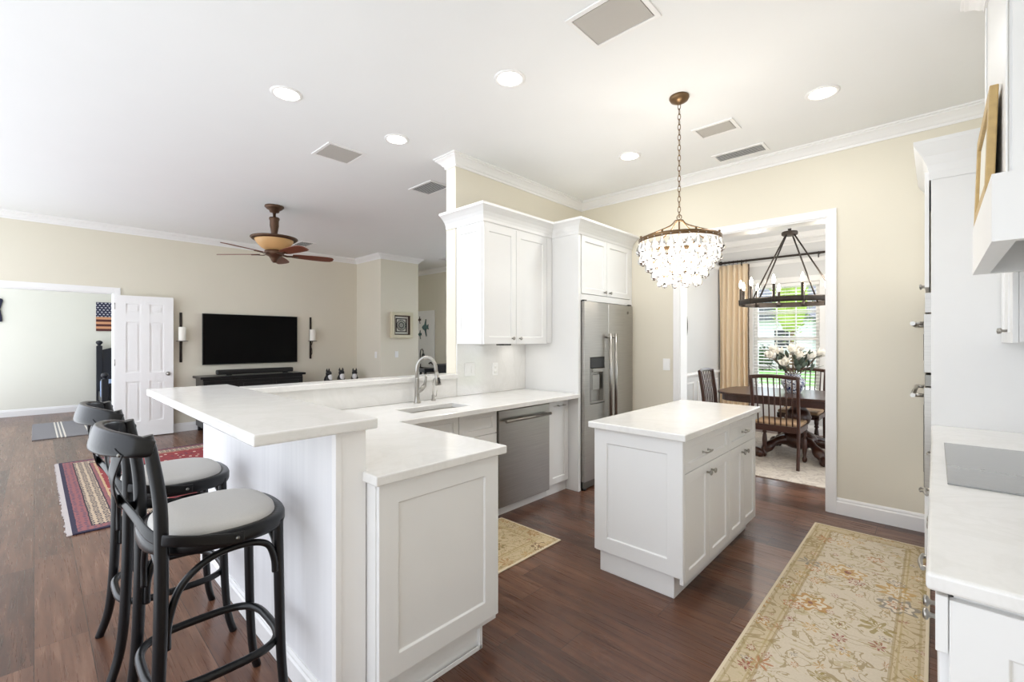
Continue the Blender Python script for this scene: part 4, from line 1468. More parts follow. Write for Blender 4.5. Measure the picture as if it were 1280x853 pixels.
def vent(label, x_, y_, wx, wy, slats, name='ceiling_vent', along='x', mat='trim', slatmat='grey_wall', rotz=0.0):
    t = thing(name, label, 'vent' if 'vent' in name else 'speaker', (x_, y_, ZC))
    MB().grid([x_ - wx / 2, x_ - wx / 2 + .025, x_ + wx / 2 - .025, x_ + wx / 2], [y_ - wy / 2, y_ - wy / 2 + .025, y_ + wy / 2 - .025, y_ + wy / 2], lambda i, j: (i, j) != (1, 1), ZC - 0.009, ZC - 0.0003).build('frame', M[mat], t, 0.002)
    MB().box(x_ - wx / 2 + .025, x_ + wx / 2 - .025, y_ - wy / 2 + .025, y_ + wy / 2 - .025, ZC - 0.002, ZC - 0.0004).build('backing', M['vent_dark' if slats == 'open' else slatmat], t)
    mb = MB()
    if slats in ('open', 'fine'):
        n = max(4, int(((wy if along == 'x' else wx) - .05) / (0.022 if slats == 'open' else 0.012)))
        for i in range(n):
            u = (i + 0.5) / n
            if along == 'x':
                c = y_ - wy / 2 + .025 + (wy - .05) * u
                mb.M = Matrix.Translation((x_, c, ZC - 0.0065)) @ Matrix.Rotation(0.6, 4, 'X')
                mb.box(-wx / 2 + .025, wx / 2 - .025, -.006, .006, -.0008, .0008)
            else:
                c = x_ - wx / 2 + .025 + (wx - .05) * u
                mb.M = Matrix.Translation((c, y_, ZC - 0.0065)) @ Matrix.Rotation(-0.6, 4, 'Y')
                mb.box(-.006, .006, -wy / 2 + .025, wy / 2 - .025, -.0008, .0008)
        mb.build('slats', M[mat], t)
    else:
        mb.box(x_ - wx / 2 + .03, x_ + wx / 2 - .03, y_ - wy / 2 + .03, y_ + wy / 2 - .03, ZC - 0.007, ZC - 0.003)
        mb.build('cover', M[slatmat], t)
    return t


M['vent_dark'] = simple('grey_vent_void', (128, 126, 121), 0.9)
M['vent_grey'] = simple('grey_vent_mesh', (186, 182, 176), 0.8, var=0.08, scale=300)
vent('wide white return grille overhead near the picture top', -1.187, 2.005, 0.38, 0.30, 'plain', slatmat='vent_grey')
vent('plain pale rectangular ceiling grille close to the chandelier chain', -1.231, 3.603, 0.30, 0.22, 'plain', slatmat='vent_grey')
vent('slatted white ceiling vent by the crown moulding over the dining opening', -1.236, 4.205, 0.42, 0.20, 'open')
vent('flat white ceiling panel above the living room, between two recessed lights', -3.789, 1.826, 0.34, 0.34, 'plain', slatmat='vent_grey')
vent('slatted ceiling vent beside the end of the tall sink wall', -3.93, 2.90, 0.40, 0.28, 'open')
vent('slatted ceiling vent behind the ceiling fan', -7.76, 3.12, 0.4, 0.25, 'open')
vent('slatted ceiling vent in the hall above the fish door', -7.0, 5.7, 0.45, 0.3, 'open')

# crystal chandelier
cx, cy = -1.249, 2.961
ch = thing('crystal_chandelier', 'tiered crystal chandelier hanging on a bronze chain above the island', 'chandelier', (cx, cy, ZC))
MB().lathe([(0.062, ZC), (0.064, ZC - 0.012), (0.055, ZC - 0.028), (0.03, ZC - 0.042), (0.012, ZC - 0.05), (0, ZC - 0.05)], (cx, cy, 0), 28).build('canopy', M['bronze'], ch)
mb = MB()
z_ = ZC - 0.045
i = 0
while z_ > 2.25:
    lk = []
    for k in range(12):
        a = 2 * PI * k / 12
        u, vv = 0.0095 * math.cos(a), 0.021 * math.sin(a)
        ang = (PI / 4 if i % 2 else -PI / 4) + YAW
        lk.append((cx + u * math.cos(ang), cy + u * math.sin(ang), z_ - 0.021 + vv))
    mb.tube(lk, 0.0024, 6, closed=True)
    z_ -= 0.0345
    i += 1
mb.build('chain', M['bronze'], ch)
mb = MB()
mb.tube([(cx + 0.016 * math.cos(2 * PI * k / 16), cy, 2.232 + 0.016 * math.sin(2 * PI * k / 16)) for k in range(16)], 0.003, 6, closed=True)
mb.cyl((cx, cy, 2.07), 0.0055, 0.145, 10)
mb.build('stem', M['bronze'], ch)
for k in range(4):
    a = 2 * PI * k / 4 + YAW + 0.35
    ca, sa = math.cos(a), math.sin(a)
    p = bezier([(cx + 0.005 * ca, cy + 0.005 * sa, 2.205), (cx + 0.03 * ca, cy + 0.03 * sa, 2.207), (cx + 0.08 * ca, cy + 0.08 * sa, 2.165), (cx + 0.25 * ca, cy + 0.25 * sa, 2.092)])
    MB().tube(p, 0.0045, 8).build('arm', M['bronze'], ch)
TIERS = [(0.258, 2.082, 30, 1.15), (0.246, 2.015, 26, 1.1), (0.200, 1.960, 20, 1.05), (0.165, 1.905, 14, 1.05), (0.125, 1.852, 10, 1.0)]
for r_, zr, n_d, s_ in TIERS:
    hgt = 0.016 if zr > 2.05 else 0.006
    mb = MB()
    mb.lathe([(r_ - 0.004, zr - hgt), (r_ + 0.003, zr - hgt), (r_ + 0.004, zr + hgt * .6), (r_ - 0.004, zr + hgt * .6), (r_ - 0.004, zr - hgt)], (cx, cy, 0), 56)
    if zr > 2.05:
        for k in range(8):
            a = 2 * PI * k / 8
            mb.sphere((cx + r_ * math.cos(a), cy + r_ * math.sin(a), zr + hgt), 0.008, 8, 6)
    mb.build('ring', M['bronze'], ch)
# one drop, shared by a hundred parts
dmb = MB()
dmb.lathe([(0.0, 0), (0.005, -0.004), (0.0075, -0.016), (0.016, -0.034), (0.0215, -0.050), (0.016, -0.063), (0, -0.070)], (0, 0, 0), 8, False)
dmb.lathe([(0, 0.012), (0.006, 0.006), (0, 0)], (0, 0, 0), 6, False)
drop0 = None
for r_, zr, n_d, s_ in TIERS:
    for k in range(n_d):
        a = 2 * PI * (k + 0.5 * (n_d % 4 == 2)) / n_d
        if drop0 is None:
            drop0 = dmb.build('crystal_drop', M['crystal'], ch, org=(0, 0, 0))
            o = drop0
        else:
            o = drop0.copy()
            COL.objects.link(o)
            o.parent = ch
        o.location = (r_ * math.cos(a), r_ * math.sin(a), zr - 0.014 - ZC)
        o.scale = (s_, s_, s_)
        o.rotation_euler = (0, 0, a)
mb = MB()
for r_, zr, n_b in ((0.235, 2.05, 34), (0.222, 1.975, 30), (0.18, 1.93, 26), (0.145, 1.88, 22), (0.09, 1.835, 12)):
    for k in range(n_b):
        a = 2 * PI * (k + .3) / n_b
        m0 = Matrix.Translation((cx + r_ * math.cos(a), cy + r_ * math.sin(a), zr))
        mb.M = m0
        mb.lathe([(0, 0), (0.009, -0.012), (0.016, -0.03), (0.010, -0.046), (0, -0.052)], (0, 0, 0), 6, False)
tag(mb.build('crystal_beads', M['crystal'], ch), kind='stuff')
for k in range(5):
    a = 2 * PI * k / 5
    b_ = (cx + 0.11 * math.cos(a), cy + 0.11 * math.sin(a), 1.99)
    MB().lathe([(0.009, -0.05), (0.009, -0.005), (0.013, 0.005), (0.016, 0.02), (0.010, 0.045), (0.002, 0.066), (0, 0.067)], b_, 12).build('bulb', M['bulb'], ch)
    light_in(ch, 'bulb_light', 'POINT', CRYSTAL_W, b_, (1, 0.94, 0.85), 0.03)

# ceiling fan with uplight bowl
fxx, fyy = -5.852, 2.003
fn = thing('ceiling_fan', 'bronze ceiling fan with five dark blades and an amber glass bowl', 'fan', (fxx, fyy, ZC))
MB().lathe([(0.105, ZC), (0.107, ZC - 0.014), (0.085, ZC - 0.035), (0.06, ZC - 0.05), (0.05, ZC - 0.075), (0.02, ZC - 0.08), (0.02, ZC - 0.09)], (fxx, fyy, 0), 28).build('canopy', M['fan_metal'], fn)
MB().lathe([(0.017, ZC - 0.09), (0.017, 2.90), (0.055, 2.90), (0.06, 2.885), (0.05, 2.86), (0.05, 2.80), (0.036, 2.72), (0.034, 2.67), (0.045, 2.665), (0.045, 2.64)], (fxx, fyy, 0), 24).build('downrod', M['fan_metal'], fn)
MB().lathe([(0.257, 2.655), (0.262, 2.645), (0.24, 2.625), (0.20, 2.628), (0.20, 2.655)], (fxx, fyy, 0), 40).build('bowl_rim', M['fan_metal'], fn)
MB().lathe([(0.215, 2.64), (0.21, 2.615), (0.185, 2.575), (0.14, 2.53), (0.095, 2.505), (0.06, 2.50)], (fxx, fyy, 0), 40).build('glass_bowl', M['amber'], fn)
MB().lathe([(0.06, 2.505), (0.105, 2.495), (0.11, 2.47), (0.09, 2.44), (0.06, 2.425), (0.045, 2.40), (0.03, 2.37), (0.018, 2.355), (0, 2.352)], (fxx, fyy, 0), 28).build('motor_housing', M['fan_metal'], fn)
for k in range(5):
    a = YAW + math.radians(36 + 72 * k)
    Rm = Matrix.Translation((fxx, fyy, 2.455)) @ Matrix.Rotation(a, 4, 'Z') @ Matrix.Rotation(-0.2, 4, 'X')
    mb = MB()
    mb.M = Rm
    pts = [(0.20, -.05), (0.26, -.063), (0.45, -.076), (0.60, -.078), (0.66, -.066), (0.685, -.03), (0.685, .03), (0.66, .066), (0.60, .078), (0.45, .076), (0.26, .063), (0.20, .05)]
    mb.prism(pts, -0.004, 0.004)
    bl = mb.build('blade', M['fan_wood'], fn, 0.002)
    mb = MB()
    mb.M = Rm
    mb.tube([(0.08, 0, 0.0), (0.14, 0, -0.012), (0.20, 0, -0.008), (0.27, 0, -0.008)], 1.0, flat=(0.05, 0.008), up=(0, 1, 0))
    mb.build('blade_bracket', M['fan_metal'], bl)

# ------------------------------------------------------------------ television wall
tv = thing('television', 'large flat black television hung on the beige wall', 'television', (XT, 2.55, 1.42))
TY0, TY1, TZ0, TZ1 = 1.826, 3.28, 1.018, 1.838
MB().box(XT + 0.03, XT + 0.06, TY0, TY1, TZ0, TZ1).build('bezel', M['black'], tv, 0.004)
MB().box(XT + 0.0601, XT + 0.0615, TY0 + 0.008, TY1 - 0.008, TZ0 + 0.014, TZ1 - 0.008).build('screen', M['screen'], tv)
MB().box(XT + 0.001, XT + 0.03, 2.3, 2.8, 1.2, 1.65).build('wall_bracket', M['black'], tv)
con = thing('media_console', 'dark wooden media console beneath the television', 'console', (XT + 0.25, 2.45, 0))
MB().box(XT + 0.03, XT + 0.53, 1.70, 3.24, 0.82, 0.855).build('top', M['black_wood'], con, 0.005)
MB().box(XT + 0.05, XT + 0.49, 1.74, 3.20, 0.08, 0.8195).build('body', M['black_wood'], con, 0.003)
for k in range(3):
    y_ = 1.745 + k * 0.485
    dd = MB()
    dd.M = facing('+x', XT + 0.511, y_, y_ + 0.48, 0.14)
    dd.shaker(0.48, 0.65, 0.02, 0.05)
    do = dd.build('door', M['black_wood'], con)
    MB().lathe([(0.006, 0), (0.006, 0.015), (0.013, 0.02), (0, 0.03)], (XT + 0.511, y_ + 0.43, 0.5), 10, True, 'x').build('knob', M['dark_nickel'], do)
for y_ in (1.76, 3.12):
    for x_ in (XT + 0.06, XT + 0.42):
        MB().box(x_, x_ + 0.06, y_, y_ + 0.06, 0, 0.08).build('foot', M['black_wood'], con)
sb = thing('soundbar', 'long black soundbar on the media console', 'soundbar', (XT + 0.3, 2.52, 0.855))
MB().box(XT + 0.25, XT + 0.36, 1.955, 3.10, 0.868, 0.945).build('body', M['black'], sb, 0.02, 4)
for y_ in (2.1, 2.95):
    MB().box(XT + 0.27, XT + 0.34, y_, y_ + 0.06, 0.8552, 0.869).build('foot', M['rubber'], sb)
for y_, lb, lc in ((1.555, 'dark iron wall sconce between the open door and the television', 'ivory pillar candle on the sconce next to the open door'),
                   (3.535, 'dark iron wall sconce between the television and the room corner', 'ivory pillar candle on the sconce nearer the room corner')):
    t = thing('wall_sconce', lb, 'sconce', (XT, y_, 1.4), 'sconces flanking the television')
    MB().tube([(XT + 0.012, y_, 1.07), (XT + 0.012, y_, 1.40), (XT + 0.012, y_, 1.84)], 1.0, flat=(0.035, 0.012), up=(0, 1, 0)).build('back_bar', M['iron'], t)
    MB().lathe([(0, 1.392), (0.075, 1.394), (0.078, 1.402), (0.07, 1.402), (0, 1.40)], (XT + 0.105, y_, 0), 24).build('candle_plate', M['iron'], t)
    MB().tube(bezier([(XT + 0.10, y_, 1.392), (XT + 0.07, y_, 1.34), (XT + 0.03, y_, 1.31), (XT + 0.07, y_, 1.24), (XT + 0.075, y_, 1.17), (XT + 0.018, y_, 1.12)]), 0.006, 8).build('scroll', M['iron'], t)
    c_ = thing('candle', lc, 'candle', (XT + 0.105, y_, 1.402), 'candles on the sconces')
    MB().lathe([(0, 0.0005), (0.048, 0.0005), (0.049, 0.01), (0.049, 0.205), (0.046, 0.212), (0.03, 0.207), (0, 0.206)], (XT + 0.105, y_, 1.402), 24).build('wax', M['candle'], c_)
    MB().tube([(XT + 0.105, y_, 1.606), (XT + 0.107, y_, 1.625)], 0.0015, 6).build('wick', M['black'], c_)
# low cabinet with cat figures
lc = thing('low_cabinet', 'low grey topped cabinet in the corner past the television', 'cabinet', (-8.2, 3.95, 0))
MB().box(XT + 0.05, XT + 0.5, 3.62, 4.42, 0.06, 0.57).build('body', M['black_wood'], lc, 0.003)
MB().box(XT + 0.03, XT + 0.53, 3.60, 4.44, 0.57, 0.60).build('top', M['grey_top'], lc, 0.004)
MB().box(XT + 0.08, XT + 0.46, 3.66, 4.38, 0.0, 0.06).build('plinth', M['black_wood'], lc)


def cat(x_, y_, z_, label, turn, s_=1.0):
    t = thing('cat_figurine', label, 'figurine', (x_, y_, z_), 'cat figurines on the low cabinet')
    T = Matrix.Translation((x_, y_, z_)) @ Matrix.Rotation(turn, 4, 'Z') @ Matrix.Scale(s_, 4)
    mb = MB()
    mb.M = T
    mb.lathe([(0, 0.0), (0.045, 0.0), (0.052, 0.03), (0.042, 0.08), (0.028, 0.11), (0.02, 0.12), (0, 0.125)], (0, 0, 0), 16)
    mb.sphere((0.01, 0, 0.135), 0.035, 14, 10)
    for e in (-1, 1):
        mb.lathe([(0.014, 0), (0.009, 0.02), (0, 0.04)], (0.0, e * 0.02, 0.16), 6, False)
    mb.build('body', M['fur_black'], t)
    mb = MB()
    mb.M = T
    mb.sphere((0.028, 0, 0.085), 0.034, 12, 8, (0.7, 0.9, 1.4))
    mb.build('chest', M['fur_white'], t)
    mb = MB()
    mb.M = T
    mb.tube(bezier([(-0.03, 0.03, 0.012), (-0.02, 0.07, 0.012), (0.02, 0.085, 0.02), (0.04, 0.07, 0.03)]), 0.012, 8)
    mb.build('tail', M['fur_black'], t)
    return t


cat(-8.12, 3.70, 0.60, 'black and white cat figurine, first of three after the television', 0.5, 1.5)
cat(-8.12, 3.95, 0.60, 'black and white cat figurine, middle of three on the low cabinet', 0.0, 1.52)
cat(-8.12, 4.22, 0.60, 'black and white cat figurine, last of three by the corner', -0.5, 1.42)

# framed medallion
fm = thing('framed_art', 'square cream shadow box frame with a round patterned medallion', 'picture', (-7.58, 4.90, 1.70))
xw = -7.58
A0, A1, B0, B1 = 4.655, 5.135, 1.455, 1.955
MB().grid([A0, A0 + .06, A1 - .06, A1], [B0, B0 + .06, B1 - .06, B1], lambda i, j: (i, j) != (1, 1), 0, 0.06)
g = MB()
g.M = Matrix(((0, 0, 1, xw), (1, 0, 0, 0), (0, 1, 0, 0), (0, 0, 0, 1)))
g.grid([A0, A0 + .062, A1 - .062, A1], [B0, B0 + .062, B1 - .062, B1], lambda i, j: (i, j) != (1, 1), 0, 0.07)
g.build('frame', M['cream'], fm, 0.005)
g = MB()
g.M = Matrix(((0, 0, 1, xw), (1, 0, 0, 0), (0, 1, 0, 0), (0, 0, 0, 1)))
i0, i1, k0, k1 = A0 + .062, A1 - .062, B0 + .062, B1 - .062
g.grid([i0, i0 + .02, i1 - .02, i1], [k0, k0 + .02, k1 - .02, k1], lambda i, j: (i, j) != (1, 1), 0, 0.05)
g.build('inner_liner', M['dark_wood'], fm)
MB().box(xw, xw + 0.012, i0 + .02, i1 - .02, k0 + .02, k1 - .02).build('backing', M['paper'], fm)
g = MB()
g.M = Matrix(((0, 0, 1, xw), (1, 0, 0, 0), (0, 1, 0, 0), (0, 0, 0, 1)))
e_ = 0.055
g.grid([i0 + e_, i0 + e_ + .018, i1 - e_ - .018, i1 - e_], [k0 + e_, k0 + e_ + .018, k1 - e_ - .018, k1 - e_], lambda i, j: (i, j) != (1, 1), 0.012, 0.022)
g.build('mat_border', M['iron'], fm)
md = MB()
md.lathe([(0.105, 0.0122), (0.105, 0.02), (0, 0.02)], (0, 0, 0), 40, True, 'x')
mdo = md.build('medallion', m_medallion(), fm, org=(0, 0, 0))
mdo.location = (xw - ORG[fm.name][0], (i0 + i1) / 2 - ORG[fm.name][1], (k0 + k1) / 2 - ORG[fm.name][2])

# ------------------------------------------------------------------ bedroom
bd = thing('bed', 'dark navy wooden bed with ball finials and pale blue bedding', 'bed', (-11.3, 1.6, 0))


def post(x_, y_, h, nm):
    mb = MB()
    mb.box(x_ - 0.045, x_ + 0.045, y_ - 0.045, y_ + 0.045, 0, h)
    o = mb.build(nm, M['navy_wood'], bd, 0.006)
    MB().lathe([(0.045, h), (0.02, h + 0.015), (0.03, h + 0.025), (0.055, h + 0.06), (0.045, h + 0.095), (0, h + 0.11)], (x_, y_, 0), 18).build('finial', M['navy_wood'], o)


for y_ in (0.90, 2.3):
    post(-12.25, y_, 1.30, 'head_post')
    post(-10.45, y_ - 0.06, 0.74, 'foot_post')
mb = MB()
mb.M = Matrix(((0, 0, 1, -12.28), (1, 0, 0, 0), (0, 1, 0, 0), (0, 0, 0, 1)))
hbp = [(0.94, 0.3), (2.26, 0.3)] + [(2.26 - 1.32 * i / 12, 1.22 + 0.12 * math.sin(PI * i / 12)) for i in range(13)]
mb.prism(hbp, 0, 0.05)
mb.build('headboard', M['navy_wood'], bd, 0.006)
MB().box(-10.47, -10.43, 0.89, 2.20, 0.12, 0.66).build('footboard', M['navy_wood'], bd, 0.006)
MB().box(-12.2, -10.49, 0.88, 2.25, 0.22, 0.40).build('side_rails', M['navy_wood'], bd, 0.004)
MB().box(-12.2, -10.50, 0.93, 2.22, 0.40, 0.62).build('mattress', M['pillow'], bd, 0.05, 4)
mb = MB()
mb.box(-11.7, -10.52, 0.868, 2.26, 0.30, 0.66)
mb.build('duvet', M['sheet'], bd, 0.05, 4)
pl_ = thing('bed_pillow', 'white pillow propped on the dark headboard', 'pillow', (-12.05, 1.3, 0.62))
mb = MB()
mb.M = Matrix.Translation((-12.10, 1.42, 0.86)) @ Matrix.Rotation(0.3, 4, 'Y')
mb.sphere((0, 0, 0), 1.0, 20, 12, (0.10, 0.33, 0.235))
mb.build('cushion', M['pillow'], pl_)
fg = thing('flag_board', 'wooden wall art painted as a stars and stripes flag', 'wall art', (-12.39, 0.86, 1.60))
MB().box(-12.398, -12.375, 0.862, 1.80, 1.60, 2.187).build('board', m_flag(), fg, 0.002)
nv = thing('hanging_cloth', 'dark navy cloth hung on the bedroom wall at the frame edge', 'cloth', (-12.38, -0.5, 1.75))
mb = MB()
P_ = [(-0.62, 2.20), (-0.40, 2.17), (-0.385, 2.14), (-0.42, 1.98), (-0.40, 1.84), (-0.395, 1.75), (-0.62, 1.74)]
mb.M = Matrix(((0, 0, 1, -12.395), (1, 0, 0, 0), (0, 1, 0, 0), (0, 0, 0, 1)))
mb.prism(P_, 0, 0.03)
mb.build('cloth', simple('navy_cloth', (36, 36, 56), 0.9), nv, 0.006)

# ------------------------------------------------------------------ dining room
win = tag(bpy.data.objects.new('window_1', None), kind='structure')
COL.objects.link(win)
mb = MB()
f_ = 0.055
mb.grid([WX0, WX0 + f_, WX1 - f_, WX1], [WZ0, WZ0 + f_, 1.41, 1.46, WZ1 - f_, WZ1], lambda i, j: not (i == 1 and j in (1, 3)), 0, 0.06)
g = MB()
g.M = Matrix(((1, 0, 0, 0), (0, 0, -1, YD + 0.10), (0, 1, 0, 0), (0, 0, 0, 1)))
g.grid([WX0, WX0 + f_, WX1 - f_, WX1], [WZ0, WZ0 + f_, 1.41, 1.46, WZ1 - f_, WZ1], lambda i, j: not (i == 1 and j in (1, 3)), 0, 0.06)
g.build('window_frame', M['trim'], win, 0.004)
g = MB()
for zz in ((WZ0 + f_, 1.41), (1.46, WZ1 - f_)):
    for k in (1, 2):
        x_ = WX0 + f_ + (WX1 - WX0 - 2 * f_) * k / 3
        g.box(x_ - 0.009, x_ + 0.009, YD + 0.06, YD + 0.08, zz[0], zz[1])
    zm = (zz[0] + zz[1]) / 2
    g.box(WX0 + f_, WX1 - f_, YD + 0.061, YD + 0.079, zm - 0.009, zm + 0.009)
g.build('window_muntins', M['trim'], win)
MB().box(WX0 + f_, WX1 - f_, YD + 0.068, YD + 0.072, WZ0 + f_, WZ1 - f_).build('window_glass', M['glass'], win)
g = MB()
g.box(WX0 - 0.085, WX0, YD - 0.018, YD - 0.0005, WZ0, WZ1 + 0.085).box(WX1, WX1 + 0.085, YD - 0.018, YD - 0.0005, WZ0, WZ1 + 0.085)
g.box(WX0, WX1, YD - 0.018, YD - 0.0005, WZ1, WZ1 + 0.085).box(WX0 - 0.1, WX1 + 0.1, YD - 0.05, YD - 0.0005, WZ0 - 0.03, WZ0)
g.box(WX0 - 0.085, WX1 + 0.085, YD - 0.016, YD - 0.0005, WZ0 - 0.1, WZ0 - 0.03)
g.build('window_casing', M['trim'], win, 0.003)
vb = thing('window_blind', 'white horizontal slat blind inside the dining window', 'blind', (-1.7, YD + 0.02, WZ1))
MB().box(WX0 + 0.004, WX1 - 0.004, YD - 0.002, YD + 0.036, WZ1 - 0.05, WZ1 - 0.004).build('head_rail', M['trim'], vb)
mb = MB()
n_s = 34
for k in range(n_s):
    zz = WZ0 + 0.04 + (WZ1 - WZ0 - 0.11) * k / (n_s - 1)
    mb.M = Matrix.Translation((0, YD + 0.018, zz)) @ Matrix.Rotation(0.3, 4, 'X')
    mb.box(WX0 + 0.006, WX1 - 0.006, -0.02, 0.02, -0.0012, 0.0012)
mb.build('slats', M['trim'], vb)
mb = MB()
for x_ in (WX0 + 0.15, -1.7, WX1 - 0.15):
    mb.tube([(x_, YD + 0.018, WZ0 + 0.03), (x_, YD + 0.018, WZ1 - 0.05)], 0.0012, 5)
mb.build('cord', M['trim'], vb)
MB().box(WX0 + 0.006, WX1 - 0.006, YD + 0.005, YD + 0.031, WZ0 + 0.006, WZ0 + 0.026).build('bottom_rail', M['trim'], vb)

rod = thing('curtain_rod', 'dark iron curtain rod across the dining window', 'curtain rod', (-1.5, YD - 0.1, 2.70))
MB().tube([(-2.645, YD - 0.1, 2.70), (0.4, YD - 0.1, 2.70)], 0.017, 12).build('rod', M['iron'], rod)
MB().lathe([(0.017, 0), (0.03, 0.005), (0.033, 0.03), (0.026, 0.05), (0, 0.058)], (-2.60, YD - 0.1, 2.70), 14, True, '-x').build('finial', M['iron'], rod)
for x_ in (-2.3, -1.25, 0.2):
    MB().tube([(x_, YD, 2.70), (x_, YD - 0.1, 2.70)], 0.01, 8).tube([(x_, YD - 0.1, 2.72), (x_, YD - 0.1, 2.63)], 0.008, 8).build('bracket', M['iron'], rod)
cu = thing('curtain', 'tan pleated curtain with dark bead fringe beside the window', 'curtain', (-2.42, YD - 0.1, 0))
mb = MB()
nx, nz_ = 97, 14
vs, fs = [], []
for j in range(nz_):
    v = j / (nz_ - 1)
    for i in range(nx):
        u = i / (nx - 1)
        x_ = -2.645 + 0.45 * u + 0.012 * math.sin(3 * v + u * 9)
        y_ = YD - 0.1 + 0.036 * math.sin(u * PI * 2 * 5.5 + 0.5 * math.sin(4 * v)) * (0.55 + 0.45 * (1 - v)) + 0.008 * math.sin(u * 41 + 3 * v)
        vs.append((x_, y_, 0.02 + 2.635 * v))
for j in range(nz_ - 1):
    for i in range(nx - 1):
        fs.append((j * nx + i, j * nx + i + 1, (j + 1) * nx + i + 1, (j + 1) * nx + i))
mb.add(vs, fs, True)
co_ = mb.build('panel', M['drape'], cu)
sm_ = co_.modifiers.new('cloth', 'SOLIDIFY')
sm_.thickness = 0.004
mb = MB()
for k in range(110):
    zz = 0.05 + 2.58 * k / 109
    mb.sphere((-2.185 + 0.012 * math.sin(3 * (k / 109) + 9), YD - 0.1 + 0.02 * math.sin(k * .9) * 0.3, zz), 0.0135, 6, 5)
mb.build('fringe', M['fringe'], cu)
for k in range(7):
    x_ = -2.62 + 0.065 * k
    mb = MB()
    mb.tube([(x_, YD - 0.1 + 0.024 * math.cos(2 * PI * i / 14), 2.695 + 0.028 * math.sin(2 * PI * i / 14)) for i in range(14)], 0.0028, 6, closed=True)
    mb.build('curtain_ring', M['iron'], cu)

# table
tb = thing('dining_table', 'long dark pedestal dining table with rounded end', 'table', (-0.9, 6.4, 0))
TXa, TXb, TYa, TYb = -2.08, 0.35, 5.86, 6.94
mb = MB()
mb.prism(rrect(TXa, TXb, TYa, TYb, 0.34, 10), 0.735, 0.762)
mb.build('tabletop', M['dark_wood'], tb, 0.006)
mb = MB()
mb.prism(rrect(TXa + 0.05, TXb - 0.05, TYa + 0.05, TYb - 0.05, 0.30, 10), 0.655, 0.7345)
mb.build('apron', M['dark_wood'], tb)
for x_ in (-1.22, -0.4):
    mb = MB()
    mb.lathe([(0.09, 0.10), (0.15, 0.13), (0.19, 0.18), (0.20, 0.23), (0.16, 0.28), (0.10, 0.31), (0.08, 0.36), (0.12, 0.42), (0.14, 0.48), (0.11, 0.55), (0.075, 0.60), (0.12, 0.64), (0.12, 0.6545)], (x_, 6.4, 0), 28)
    p_ = mb.build('pedestal', M['dark_wood'], tb)
    for dx_, dy_ in ((1, 1), (-1, 1), (1, -1), (-1, -1)):
        mb = MB()
        L_ = 0.33
        pts = bezier([(x_ + dx_ * .08, 6.4 + dy_ * .08, 0.20), (x_ + dx_ * .18, 6.4 + dy_ * .2, 0.19), (x_ + dx_ * .26, 6.4 + dy_ * .3, 0.12), (x_ + dx_ * .31, 6.4 + dy_ * .36, 0.06), (x_ + dx_ * .35, 6.4 + dy_ * .41, 0.055)])
        mb.tube(pts, [0.05 + 0.012 * math.sin(i * .5) for i in range(len(pts))], 10)
        mb.sphere((x_ + dx_ * .35, 6.4 + dy_ * .41, 0.068), 0.058, 12, 8)
        mb.build('scroll_foot', M['dark_wood'], tb)
MB().box(-1.2, -0.4, 6.36, 6.44, 0.13, 0.20).build('stretcher', M['dark_wood'], tb, 0.01)


def make_chair(label, seatmat):
    t = thing('dining_chair', label, 'chair', (0, 0, 0), 'dark spindle back chairs at the dining table')
    W2 = 0.225
    for s_ in (-1, 1):
        p = [(s_ * W2, -.245, 0), (s_ * W2, -.22, .25), (s_ * W2, -.21, .45), (s_ * W2, -.225, .70), (s_ * (W2 + .005), -.27, 1.0)]
        MB().tube(bezier(p, 5), 1.0, flat=(0.042, 0.032), up=(0, 1, 0)).build('rear_leg', M['dark_wood'], t)
        MB().lathe([(0.013, 0), (0.024, 0.02), (0.026, 0.045), (0.014, 0.07), (0.022, 0.12), (0.028, 0.20), (0.022, 0.26), (0.016, 0.285), (0.028, 0.30), (0.018, 0.32), (0.026, 0.34), (0.026, 0.42)], (s_ * .205, .20, 0), 16).build('front_leg', M['dark_wood'], t)
    MB().tube(bezier([(-.245, -.268, .985), (-.12, -.285, 1.0), (0, -.29, 1.004), (.12, -.285, 1.0), (.245, -.268, .985)]), 1.0, flat=(0.042, 0.026), up=(0, -0.15, 1)).build('top_rail', M['dark_wood'], t)
    for k in range(7):
        x_ = -.168 + .056 * k
        MB().tube([(x_, -.213, .46), (x_ * 1.02, -.232, .70), (x_ * 1.05, -.282, .985)], 0.0075, 8).build('spindle', M['dark_wood'], t)
    mb = MB()
    mb.box(-.215, .215, -.205, -.18, .385, .455).box(-.215, .215, .195, .22, .385, .445)
    mb.box(-.235, -.21, -.205, .22, .385, .445).box(.21, .235, -.205, .22, .385, .445)
    mb.build('seat_frame', M['dark_wood'], t, 0.003)
    mb = MB()
    mb.box(-.208, .208, -.178, .195, .42, .487)
    mb.box(-.228, .228, -.185, .225, .4455, .485)
    mb.build('seat', seatmat, t, 0.018, 3)
    return t


chair = make_chair('dark spindle back dining chair turned away, before the table', M['seat_cloth'])
ch2 = copy_tree(chair)
ch2['label'] = 'dark spindle back dining chair at the rounded table end by the curtain'
ch3 = copy_tree(chair)
ch3['label'] = 'dark spindle back dining chair across the table near the window'
chair.location = (-1.295, 5.845, 0.0108)
chair.rotation_euler = (0, 0, 0)
ch2.location = (-1.99, 6.23, 0.0108)
ch2.rotation_euler = (0, 0, -PI / 2)
ch3.location = (-1.30, 6.99, 0.0108)
ch3.rotation_euler = (0, 0, PI)

